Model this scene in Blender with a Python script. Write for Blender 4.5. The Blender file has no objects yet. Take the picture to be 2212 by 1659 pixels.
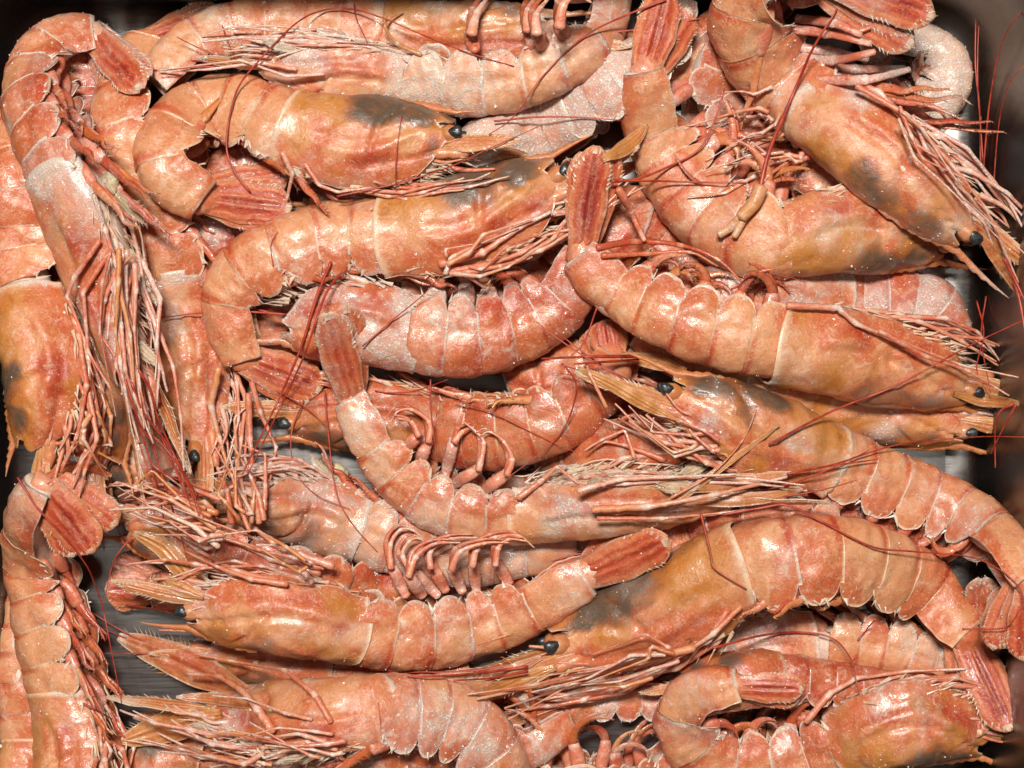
import bpy, math, random
import numpy as np

# ------------------------------------------------------------------ camera, world, lamps, exposure
scene = bpy.context.scene
col = scene.collection
S = 0.00016          # metres per picture unit (picture is 2212 x 1659 units) at height Z0
HC = 0.66            # camera height above the tray floor
Z0 = 0.045
cam_d = bpy.data.cameras.new('camera')
cam = bpy.data.objects.new('camera', cam_d); col.objects.link(cam)
cam.location = (0, 0, HC); cam.rotation_euler = (0, 0, 0)
cam_d.sensor_width = 36.0
cam_d.lens = 36.0 * (HC - Z0) / (2212 * S)
cam_d.clip_start = 0.01; cam_d.clip_end = 50
scene.camera = cam

world = bpy.data.worlds.new('World'); scene.world = world; world.use_nodes = True
bg = world.node_tree.nodes['Background']
bg.inputs[0].default_value = (1.0, 0.86, 0.74, 1); bg.inputs[1].default_value = 0.015

def area(name, loc, size, power, colr, target=(0, 0, 0.03)):
    d = bpy.data.lights.new(name, 'AREA'); d.shape = 'RECTANGLE'
    d.size, d.size_y = size; d.energy = power; d.color = colr
    o = bpy.data.objects.new(name, d); col.objects.link(o); o.location = loc
    from mathutils import Vector
    o.rotation_euler = (Vector(target) - Vector(loc)).to_track_quat('-Z', 'Y').to_euler()
    return o
area('ceiling_lamp', (-0.10, 0.40, 1.35), (0.30, 0.14), 40.0, (1.0, 0.94, 0.87))
area('ceiling_lamp', (0.55, -0.10, 1.30), (0.10, 0.36), 1.2, (1.0, 0.93, 0.85))
area('ceiling_lamp', (-0.60, -0.05, 1.30), (0.10, 0.36), 1.2, (1.0, 0.93, 0.85))

vs = scene.view_settings
vs.view_transform = 'Standard'; vs.look = 'None'; vs.gamma = 1.0; vs.exposure = -0.56
vs.use_curve_mapping = False
scene.render.engine = 'CYCLES'
scene.cycles.max_bounces = 6

# ------------------------------------------------------------------ materials
def new_mat(name):
    m = bpy.data.materials.new(name); m.use_nodes = True
    nt = m.node_tree
    return m, nt, nt.nodes['Principled BSDF']

class G:
    """small helper for node graphs"""
    def __init__(s, nt): s.nt = nt
    def n(s, t, **k):
        nd = s.nt.nodes.new(t)
        for a, b in k.items(): setattr(nd, a, b)
        return nd
    def link(s, a, b): s.nt.links.new(a, b)
    def val(s, x, inp):
        if isinstance(x, (int, float)): inp.default_value = x
        elif isinstance(x, tuple): inp.default_value = (*x, 1) if len(x) == 3 and inp.type == 'RGBA' else x
        else: s.link(x, inp)
    def math(s, op, a, b=0.0, c=None, clamp=False):
        nd = s.n('ShaderNodeMath', operation=op); nd.use_clamp = clamp
        s.val(a, nd.inputs[0]); s.val(b, nd.inputs[1])
        if c is not None: s.val(c, nd.inputs[2])
        return nd.outputs[0]
    def noise(s, vec, scale, detail=3.0, rough=0.55, dist=0.0):
        nd = s.n('ShaderNodeTexNoise'); nd.inputs['Scale'].default_value = scale
        nd.inputs['Detail'].default_value = detail; nd.inputs['Roughness'].default_value = rough
        nd.inputs['Distortion'].default_value = dist
        s.link(vec, nd.inputs['Vector']); return nd.outputs['Fac']
    def ramp(s, x, a, b, lo=0.0, hi=1.0):
        nd = s.n('ShaderNodeMapRange'); nd.interpolation_type = 'SMOOTHSTEP'
        s.val(x, nd.inputs[0]); s.val(a, nd.inputs[1]); s.val(b, nd.inputs[2]); s.val(lo, nd.inputs[3]); s.val(hi, nd.inputs[4])
        return nd.outputs[0]
    def mix(s, f, a, b):
        nd = s.n('ShaderNodeMix', data_type='RGBA')
        s.val(f, nd.inputs[0]); s.val(a, nd.inputs[6]); s.val(b, nd.inputs[7]); return nd.outputs[2]
    def attr(s, name):
        nd = s.n('ShaderNodeAttribute'); nd.attribute_name = name
        sp = s.n('ShaderNodeSeparateColor'); s.link(nd.outputs['Color'], sp.inputs[0])
        return sp.outputs[0], sp.outputs[1], sp.outputs[2], nd.outputs['Alpha']

def organic(name, salmon, pale, red, yellow, cream, edge_amt=0.75, sss=0.28, rough=0.38, bump=1.0, streak=0.0, coat=0.95, frost_gain=1.0):
    m, nt, bs = new_mat(name); g = G(nt)
    tc = g.n('ShaderNodeTexCoord')
    u, v, edge, frost = g.attr('A')
    redm, yel, dark, seed = g.attr('B')
    cmb = g.n('ShaderNodeCombineXYZ')
    g.link(g.math('MULTIPLY', seed, 0.731), cmb.inputs[0]); g.link(g.math('MULTIPLY', seed, -0.417), cmb.inputs[1]); g.link(seed, cmb.inputs[2])
    va = g.n('ShaderNodeVectorMath', operation='ADD'); g.link(tc.outputs['Object'], va.inputs[0]); g.link(cmb.outputs[0], va.inputs[1])
    P = va.outputs[0]
    n1 = g.noise(P, 75, 4, 0.6, 0.6)
    n2 = g.noise(P, 190, 5, 0.62, 0.8)
    n3 = g.noise(P, 620, 4, 0.65, 1.2)
    n4 = g.noise(P, 1150, 3, 0.6)
    n5 = g.noise(P, 38, 3, 0.5)
    n6 = g.noise(P, 340, 4, 0.6, 2.2)
    rm = g.math('ADD', redm, g.math('MULTIPLY', g.math('SUBTRACT', n2, 0.5), 0.55))
    rm = g.math('ADD', rm, g.math('MULTIPLY', g.math('SUBTRACT', 0.5, n1), 1.1))
    c = g.mix(g.ramp(rm, 0.0, 0.42), pale, salmon)
    c = g.mix(g.ramp(rm, 0.42, 1.0, 0.0, 0.85), c, red)
    c = g.mix(g.math('MULTIPLY', g.ramp(n2, 0.53, 0.74), 0.40), c, cream)
    # fine fibrous pale and red marbling
    c = g.mix(g.ramp(n3, 0.53, 0.72, 0.0, 0.42), c, cream)
    c = g.mix(g.ramp(n3, 0.45, 0.30, 0.0, 0.30), c, red)
    c = g.mix(g.ramp(n6, 0.45, 0.31, 0.0, 0.28), c, red)
    fib = g.math('ABSOLUTE', g.math('SUBTRACT', n6, 0.52))
    c = g.mix(g.math('MULTIPLY', g.ramp(fib, 0.030, 0.0), g.ramp(n2, 0.42, 0.62, 0.0, 0.6)), c, cream)
    ym = g.math('ADD', yel, g.math('MULTIPLY', g.math('SUBTRACT', n1, 0.5), 1.1))
    c = g.mix(g.ramp(ym, 0.20, 0.95, 0.0, 0.76), c, yellow)
    c = g.mix(g.math('MULTIPLY', g.ramp(n3, 0.55, 0.72, 0.0, 0.35), yel), c, cream)
    c = g.mix(g.math('MULTIPLY', g.ramp(n2, 0.46, 0.30, 0.0, 0.5), yel), c, (0.24, 0.070, 0.016))
    if streak > 0:
        wv = g.math('SINE', g.math('ADD', g.math('MULTIPLY', g.math('ADD', v, g.math('MULTIPLY', n2, 0.18)), 26.0), g.math('MULTIPLY', n1, 9.0)))
        c = g.mix(g.ramp(wv, 0.1, 1.0, 0.0, streak), c, red)
        c = g.mix(g.ramp(wv, -0.5, -1.0, 0.0, streak * 0.6), c, cream)
    # rim of the plate: thin pale edge, broken up
    ef = g.math('MULTIPLY', g.ramp(g.math('ADD', edge, g.math('MULTIPLY', g.math('SUBTRACT', n3, 0.5), 0.7)), 0.35, 0.95), edge_amt)
    c = g.mix(ef, c, cream)
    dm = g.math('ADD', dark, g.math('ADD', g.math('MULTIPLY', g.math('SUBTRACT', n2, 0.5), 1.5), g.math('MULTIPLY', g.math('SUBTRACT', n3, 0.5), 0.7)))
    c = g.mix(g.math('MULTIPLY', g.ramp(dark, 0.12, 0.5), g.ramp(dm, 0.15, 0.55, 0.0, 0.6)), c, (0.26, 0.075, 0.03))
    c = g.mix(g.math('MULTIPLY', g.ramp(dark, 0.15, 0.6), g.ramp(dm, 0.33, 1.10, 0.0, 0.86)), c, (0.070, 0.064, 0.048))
    # frost: grains gathered in patches
    patch = g.math('ADD', g.math('MULTIPLY', frost, 1.0), g.math('MULTIPLY', g.math('SUBTRACT', n5, 0.5), 1.6))
    patch = g.math('ADD', patch, g.math('MULTIPLY', g.math('SUBTRACT', n2, 0.5), 0.9))
    patch = g.math('ADD', patch, g.math('MULTIPLY', edge, 0.5))
    fm = g.ramp(patch, 0.08, 1.10)
    thr = g.math('SUBTRACT', 0.71, g.math('MULTIPLY', fm, 0.24))
    grain = g.ramp(n4, thr, g.math('ADD', thr, 0.14))
    ff = g.math('MULTIPLY', grain, g.math('MULTIPLY', g.math('ADD', 0.35, g.math('MULTIPLY', fm, 0.5)), frost_gain))
    ff = g.math('ADD', ff, g.math('MULTIPLY', g.math('MULTIPLY', fm, fm), 0.46 * frost_gain), clamp=True)
    c = g.mix(ff, c, (0.86, 0.70, 0.62))
    g.link(c, bs.inputs['Base Color'])
    bs.inputs['Subsurface Weight'].default_value = sss
    bs.inputs['Subsurface Radius'].default_value = (1.0, 0.38, 0.2)
    bs.inputs['Subsurface Scale'].default_value = 0.0034
    g.link(g.math('ADD', g.math('ADD', rough - 0.12, g.math('MULTIPLY', n2, 0.28)), g.math('MULTIPLY', ff, 0.3)), bs.inputs['Roughness'])
    g.link(g.math('MULTIPLY', g.ramp(g.math('ADD', g.math('MULTIPLY', n5, .6), g.math('MULTIPLY', n1, .4)), 0.42, 0.64, 0.10, 0.9), coat), bs.inputs['Coat Weight'])
    g.link(g.ramp(n2, 0.3, 0.7, 0.05, 0.22), bs.inputs['Coat Roughness'])
    hgt = g.math('ADD', g.math('ADD', g.math('MULTIPLY', n2, 0.42), g.math('MULTIPLY', n6, 0.20)), g.math('ADD', g.math('MULTIPLY', n3, 0.20), g.math('MULTIPLY', grain, g.math('ADD', 0.06, g.math('MULTIPLY', fm, 0.26)))))
    if streak > 0: hgt = g.math('ADD', hgt, g.math('MULTIPLY', wv, 0.25 * streak))
    b = g.n('ShaderNodeBump'); b.inputs['Strength'].default_value = 0.8 * bump; b.inputs['Distance'].default_value = 0.0011
    g.link(hgt, b.inputs['Height']); g.link(b.outputs[0], bs.inputs['Normal'])
    b2 = g.n('ShaderNodeBump'); b2.inputs['Strength'].default_value = 0.35; b2.inputs['Distance'].default_value = 0.0006
    g.link(g.math('ADD', g.math('MULTIPLY', n6, 0.7), g.math('ADD', g.math('MULTIPLY', n3, 0.35), g.math('MULTIPLY', n4, 0.18))), b2.inputs['Height']); g.link(b2.outputs[0], bs.inputs['Coat Normal'])
    return m

SAL, PALE, RED, YEL, CREAM = (0.57, 0.138, 0.050), (0.70, 0.295, 0.140), (0.40, 0.034, 0.012), (0.50, 0.180, 0.020), (0.84, 0.59, 0.39)
M_shell = organic('prawn_shell', SAL, PALE, RED, YEL, CREAM)
M_flesh = organic('prawn_flesh', (0.60, 0.30, 0.20), (0.72, 0.55, 0.44), (0.45, 0.10, 0.06), (0.50, 0.40, 0.18), (0.80, 0.70, 0.58), sss=0.3, rough=0.35)
M_limb = organic('prawn_limb', (0.58, 0.135, 0.065), (0.68, 0.24, 0.14), (0.44, 0.045, 0.024), (0.60, 0.23, 0.05), CREAM, edge_amt=0.6, bump=0.8)
M_fan = organic('tail_fan_shell', (0.50, 0.068, 0.024), (0.58, 0.135, 0.050), (0.22, 0.011, 0.011), (0.58, 0.17, 0.030), (0.72, 0.32, 0.14), streak=0.35, coat=1.0, frost_gain=0.55)
M_scale = organic('head_scale_shell', (0.52, 0.165, 0.050), (0.60, 0.26, 0.10), (0.42, 0.07, 0.03), (0.54, 0.23, 0.055), (0.72, 0.46, 0.24), streak=0.25)
M_membrane = organic('membrane', (0.74, 0.50, 0.34), (0.78, 0.60, 0.44), (0.6, 0.25, 0.14), (0.7, 0.5, 0.25), (0.80, 0.68, 0.52), bump=0.6, edge_amt=0.3)
M_gill = organic('gill', (0.46, 0.26, 0.14), (0.50, 0.40, 0.24), (0.40, 0.12, 0.06), (0.34, 0.27, 0.11), (0.70, 0.58, 0.42), bump=1.2, streak=0.3)
M_lump = organic('liver_lump', (0.46, 0.40, 0.16), (0.56, 0.50, 0.26), (0.38, 0.26, 0.10), (0.42, 0.40, 0.12), (0.72, 0.66, 0.46), bump=1.5)

def simple(name, c, rough, metal=0.0, coat=0.0, noise_c=None, sc=400):
    m, nt, bs = new_mat(name); g = G(nt)
    bs.inputs['Roughness'].default_value = rough; bs.inputs['Metallic'].default_value = metal
    bs.inputs['Coat Weight'].default_value = coat
    tc = g.n('ShaderNodeTexCoord'); n = g.noise(tc.outputs['Object'], sc, 3)
    g.link(g.mix(g.ramp(n, 0.35, 0.65), c, noise_c or c), bs.inputs['Base Color'])
    b = g.n('ShaderNodeBump'); b.inputs['Strength'].default_value = 0.4; b.inputs['Distance'].default_value = 0.0003
    g.link(n, b.inputs['Height']); g.link(b.outputs[0], bs.inputs['Normal'])
    return m
M_ant = simple('antenna_red', (0.30, 0.024, 0.018), 0.4, noise_c=(0.46, 0.07, 0.03), sc=260)
M_eye = simple('eye_black', (0.012, 0.014, 0.016), 0.38, coat=0.1, noise_c=(0.03, 0.035, 0.035), sc=700)
M_frost = simple('frost_crystal', (0.80, 0.69, 0.61), 0.35, noise_c=(0.86, 0.80, 0.75), sc=900)

m, nt, bs = new_mat('brushed_steel'); g = G(nt); M_steel = m
tc = g.n('ShaderNodeTexCoord'); mp = g.n('ShaderNodeMapping'); mp.inputs['Scale'].default_value = (60, 1400, 1400)
g.link(tc.outputs['Object'], mp.inputs[0])
n = g.noise(mp.outputs[0], 1.0, 3); n2 = g.noise(tc.outputs['Object'], 14, 3)
g.link(g.mix(n2, (0.14, 0.135, 0.13), (0.26, 0.25, 0.24)), bs.inputs['Base Color'])
bs.inputs['Metallic'].default_value = 1.0
g.link(g.math('ADD', 0.20, g.math('MULTIPLY', n, 0.22)), bs.inputs['Roughness'])
b = g.n('ShaderNodeBump'); b.inputs['Strength'].default_value = 0.12; b.inputs['Distance'].default_value = 0.0001
g.link(n, b.inputs['Height']); g.link(b.outputs[0], bs.inputs['Normal'])

# ------------------------------------------------------------------ geometry helpers
def px2w(px, py, z):
    f = (HC - z) / (HC - Z0)
    return np.stack([(np.asarray(px, float) - 1106) * S * f, (829.5 - np.asarray(py, float)) * S * f, np.broadcast_to(np.asarray(z, float), np.shape(px))], -1)
def w2px(P):
    f = (HC - P[..., 2]) / (HC - Z0)
    return P[..., 0] / (S * f) + 1106, 829.5 - P[..., 1] / (S * f)

class Noise:
    def __init__(s, seed, k=9):
        r = np.random.default_rng(seed); s.k = r.normal(size=(k, 3)); s.k /= np.linalg.norm(s.k, axis=1)[:, None]
        s.k *= r.uniform(0.6, 1.6, size=(k, 1)); s.p = r.uniform(0, 6.28, k)
    def __call__(s, P, freq):
        return np.sin(P @ (s.k.T * freq) + s.p).sum(-1) / math.sqrt(len(s.p) * 0.5) * 0.5

def spline(pts, n=260):
    """smooth curve through points, resampled evenly"""
    p = np.asarray(pts, float)
    if len(p) == 2: p = np.vstack([p[0], (p[0] + p[1]) / 2, p[1]])
    q = np.vstack([2 * p[0] - p[1], p, 2 * p[-1] - p[-2]])
    out = []
    for i in range(1, len(q) - 2):
        t = np.linspace(0, 1, 24, endpoint=False)[:, None]
        a, b_, c, d = q[i - 1], q[i], q[i + 1], q[i + 2]
        out.append(0.5 * (2 * b_ + (c - a) * t + (2 * a - 5 * b_ + 4 * c - d) * t * t + (3 * b_ - a - 3 * c + d) * t ** 3))
    out.append(p[-1:]); out = np.vstack(out)
    L = np.r_[0, np.cumsum(np.linalg.norm(np.diff(out, axis=0), axis=1))]
    s = np.linspace(0, L[-1], n)
    return np.stack([np.interp(s, L, out[:, k]) for k in range(out.shape[1])], -1), L[-1]

def kinked(pts, n):
    """straight pieces with barely rounded corners"""
    p = np.asarray(pts, float); L = np.r_[0, np.cumsum(np.linalg.norm(np.diff(p, axis=0), axis=1))]; q = np.linspace(0, L[-1], n)
    return np.stack([np.interp(q, L, p[:, k]) for k in range(p.shape[1])], -1), L / L[-1]

def gsmooth(a, sig):
    r = int(sig * 3) + 1; k = np.exp(-0.5 * (np.arange(-r, r + 1) / sig) ** 2); k /= k.sum()
    if a.ndim == 1: return np.convolve(np.pad(a, r, 'edge'), k, 'valid')
    return np.stack([np.convolve(np.pad(a[:, i], r, 'reflect', reflect_type='odd'), k, 'valid') for i in range(a.shape[1])], -1)

def sst(a, b, x):
    t = np.clip((x - a) / (b - a), 0, 1); return t * t * (3 - 2 * t)

def mesh_obj(name, V, F, mat, parent=None, A=None, B=None, smooth=True, loc=None):
    """V (n,3) world, F list of quads/tris arrays; placed relative to the parent's base"""
    V = np.asarray(V, float)
    if loc is None:
        q = parent
        while q is not None and '_base' not in q: q = q.parent
        loc = np.array(q['_base'] if q is not None else (0, 0, 0))
    me = bpy.data.meshes.new(name)
    F = [np.asarray(f, int) for f in F if len(f)]
    nl = sum(f.size for f in F); npoly = sum(len(f) for f in F)
    me.vertices.add(len(V)); me.vertices.foreach_set('co', (V - loc).ravel())
    me.loops.add(nl); me.loops.foreach_set('vertex_index', np.concatenate([f.ravel() for f in F]))
    me.polygons.add(npoly)
    cnt = np.concatenate([np.full(len(f), f.shape[1]) for f in F])
    me.polygons.foreach_set('loop_start', np.r_[0, np.cumsum(cnt)[:-1]]); me.polygons.foreach_set('loop_total', cnt)
    me.polygons.foreach_set('use_smooth', np.full(npoly, smooth))
    for nm, arr in (('A', A), ('B', B)):
        if arr is not None:
            at = me.attributes.new(nm, 'FLOAT_COLOR', 'POINT'); at.data.foreach_set('color', np.ascontiguousarray(arr, dtype=np.float32).ravel())
    me.materials.append(mat); me.update(); me.validate()
    o = bpy.data.objects.new(name, me); col.objects.link(o)
    if parent is not None: o.parent = parent
    else: o.location = loc
    return o

def grid_faces(nu, nv, off=0, wrap=False):
    i = np.arange(nu - 1)[:, None]; j = np.arange(nv if wrap else nv - 1)[None, :]
    j2 = (j + 1) % nv
    return np.stack([off + i * nv + j, off + (i + 1) * nv + j, off + (i + 1) * nv + j2, off + i * nv + j2], -1).reshape(-1, 4)

def gnormals(P):
    a = np.gradient(P, axis=0); b = np.gradient(P, axis=1)
    n = np.cross(a, b); return n / (np.linalg.norm(n, axis=-1, keepdims=True) + 1e-12)

def sheet(P, thick, center=None):
    """grid (nu,nv,3) -> closed thin sheet, outer side away from center"""
    nu, nv = P.shape[:2]; n = gnormals(P); f = grid_faces(nu, nv)
    if center is not None and ((P - center) * n).sum() < 0: n = -n; f = f[:, ::-1]
    elif center is None and n[..., 2].sum() < 0: n = -n; f = f[:, ::-1]
    V = np.vstack([P.reshape(-1, 3), (P - n * thick).reshape(-1, 3)]); N = nu * nv
    bidx = np.r_[np.arange(nv), np.arange(1, nu) * nv + nv - 1, (nu - 1) * nv + np.arange(nv - 2, -1, -1), np.arange(nu - 2, 0, -1) * nv]
    nb = np.roll(bidx, -1)
    rim = np.stack([bidx, nb, nb + N, bidx + N], -1)
    # outward rim winding
    if np.dot(np.cross(V[f[0, 1]] - V[f[0, 0]], V[f[0, 2]] - V[f[0, 0]]), n[0, 0]) < 0: f = f[:, ::-1]
    return V, [f, f[:, ::-1] + N, rim], n

def attr(n, u=0.0, v=0.0, edge=0.0, frost=0.0):
    return np.stack([np.broadcast_to(np.asarray(x, float).ravel() if np.ndim(x) else x, (n,)) for x in (u, v, edge, frost)], -1)

def tube(pts, rx, ry=None, up=(0, 0, 1), sides=7, caps=True):
    p = np.asarray(pts, float); n = len(p); rx = np.broadcast_to(rx, (n,)); ry = rx if ry is None else np.broadcast_to(ry, (n,))
    T = np.gradient(p, axis=0); T /= np.linalg.norm(T, axis=1)[:, None] + 1e-12
    U = np.asarray(up, float)[None] - T * (T @ np.asarray(up, float))[:, None]
    bad = np.linalg.norm(U, axis=1) < 0.15
    U[bad] = np.cross(T[bad], [1.0, 0.3, 0]); U /= np.linalg.norm(U, axis=1)[:, None]
    W = np.cross(T, U)
    a = np.linspace(0, 2 * np.pi, sides, endpoint=False)
    V = p[:, None] + W[:, None] * (np.cos(a)[None, :, None] * rx[:, None, None]) + U[:, None] * (np.sin(a)[None, :, None] * ry[:, None, None])
    F = [grid_faces(n, sides, wrap=True)]
    V = V.reshape(-1, 3); uu = np.repeat(np.linspace(0, 1, n), sides)
    if caps:
        V = np.vstack([V, p[0] - T[0] * rx[0] * 0.5, p[-1] + T[-1] * rx[-1] * 0.5]); k = n * sides
        j = np.arange(sides); j2 = (j + 1) % sides
        F.append(np.stack([np.full(sides, k), j, j2], -1)); F.append(np.stack([np.full(sides, k + 1), (n - 1) * sides + j2, (n - 1) * sides + j], -1))
        uu = np.r_[uu, 0, 1]
    return V, F, uu

def join(parts):
    V, F3, F4, U, o = [], [], [], [], 0
    for v, fs, u in parts:
        V.append(v); U.append(u)
        for f in fs: (F3 if f.shape[1] == 3 else F4).append(f + o)
        o += len(v)
    return np.vstack(V), [np.vstack(f) for f in (F4, F3) if f], np.concatenate(U)

# height of the pile, kept on a picture-space grid while things are stacked
CELL = 6; GX0, GY0 = -700, -700; GW, GH = 640, 540
HM = np.zeros((GH, GW))
def hm_add(V):
    V = V.reshape(-1, 3); x, y = w2px(V)
    i = ((y - GY0) / CELL).astype(int); j = ((x - GX0) / CELL).astype(int)
    ok = (i > 0) & (i < GH - 1) & (j > 0) & (j < GW - 1)
    t = np.zeros((GH, GW)); np.maximum.at(t, (i[ok], j[ok]), V[ok, 2])
    np.maximum.at(t, (i[ok] + 1, j[ok]), V[ok, 2]); np.maximum.at(t, (i[ok], j[ok] + 1), V[ok, 2])
    np.maximum(HM, t, out=HM)
def hm_get(x, y, r=0):
    i = np.clip(((np.asarray(y) - GY0) / CELL).astype(int), r, GH - 1 - r); j = np.clip(((np.asarray(x) - GX0) / CELL).astype(int), r, GW - 1 - r)
    out = HM[i, j]
    for a in range(-r, r + 1):
        for b_ in range(-r, r + 1): out = np.maximum(out, HM[i + a, j + b_])
    return out

def tag(o, label, cat, group=None):
    o['label'] = label; o['category'] = cat
    if group: o['group'] = group

# ------------------------------------------------------------------ the tray
def rrect(hx, hy, r, cx, cy, n=10):
    pts = []
    for sx, sy, a0 in ((1, 1, 0), (-1, 1, 90), (-1, -1, 180), (1, -1, 270)):
        for k in range(n + 1):
            a = math.radians(a0 + 90 * k / n); pts.append((cx + sx * (hx - r) + r * math.cos(a), cy + sy * (hy - r) + r * math.sin(a)))
    return np.array(pts)
def build_tray():
    # base corners as the photo shows them: left wall foot at 12, right at 2122, far at 12, near past the frame
    a = px2w(np.array([22, 2112.]), np.array([14, 1712.]), 0.0)
    cx, cy = a[:, 0].mean(), a[:, 1].mean(); hx, hy = (a[1, 0] - a[0, 0]) / 2, (a[0, 1] - a[1, 1]) / 2
    rings = []
    prof = [(-0.012, 0.0, 0.016), (-0.004, 0.0012, 0.020), (0.0, 0.006, 0.022), (0.0035, 0.03, 0.024), (0.0075, 0.075, 0.026), (0.010, 0.095, 0.028), (0.014, 0.0975, 0.030), (0.024, 0.098, 0.036), (0.025, 0.096, 0.036), (0.0145, 0.0955, 0.030), (0.0115, 0.094, 0.028), (0.009, 0.075, 0.027), (0.005, 0.03, 0.025), (0.0015, 0.005, 0.023), (-0.004, -0.0008, 0.020)]
    for off, z, r in prof:
        p = rrect(hx + off, hy + off, r, cx, cy); rings.append(np.c_[p, np.full(len(p), z)])
    P = np.array(rings); nu, nv = P.shape[:2]
    V = P.reshape(-1, 3); F = [grid_faces(nu, nv, wrap=True)]
    t = bpy.data.objects.new('steel_tray', None); col.objects.link(t); t.location = (cx, cy, -0.0008); t['_base'] = (cx, cy, -0.0008)
    tag(t, 'dark brushed stainless steel tray holding the whole pile of prawns', 'tray')
    mesh_obj('wall', V, F, M_steel, t)
    p = rrect(hx - 0.012, hy - 0.012, 0.016, cx, cy); nv = len(p)
    top = np.c_[p, np.zeros(nv)]; bot = np.c_[rrect(hx - 0.004, hy - 0.004, 0.020, cx, cy), np.full(nv, -0.0008)]
    V = np.vstack([top, [[cx, cy, 0]], bot, [[cx, cy, -0.0008]]]); j = np.arange(nv); j2 = (j + 1) % nv
    mesh_obj('floor', V, [np.stack([np.full(nv, nv), j, j2], -1), np.stack([np.full(nv, 2 * nv + 1), nv + 1 + j2, nv + 1 + j], -1)], M_steel, t, smooth=False)
    return t
build_tray()

def hm_wall():
    a = px2w(np.array([22, 2112.]), np.array([14, 1712.]), 0.0)
    gx = GX0 + CELL * (np.arange(GW) + .5); gy = GY0 + CELL * (np.arange(GH) + .5)
    for z in np.linspace(.001, .095, 60):
        off = float(np.interp(z, [0, .006, .03, .075, .095], [-.004, 0, .0035, .0075, .010])); f = (HC - z) / (HC - Z0)
        x0, x1 = (a[0, 0] - off) / (S * f) + 1106, (a[1, 0] + off) / (S * f) + 1106; y0, y1 = 829.5 - (a[0, 1] + off) / (S * f), 829.5 - (a[1, 1] - off) / (S * f)
        out = (gx[None] < x0) | (gx[None] > x1) | (gy[:, None] < y0) | (gy[:, None] > y1)
        HM[out] = np.maximum(HM[out], z)
hm_wall()
# ------------------------------------------------------------------ the prawn
SEG = np.array([.155, .15, .155, .15, .145, .245]); SEGC = np.r_[0, np.cumsum(SEG)]
DIRS = {'U': (0, 1), 'D': (0, -1), 'L': (-1, 0), 'R': (1, 0)}
DEFER = []      # strands laid on the finished pile
PRAWNS = {}

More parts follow.
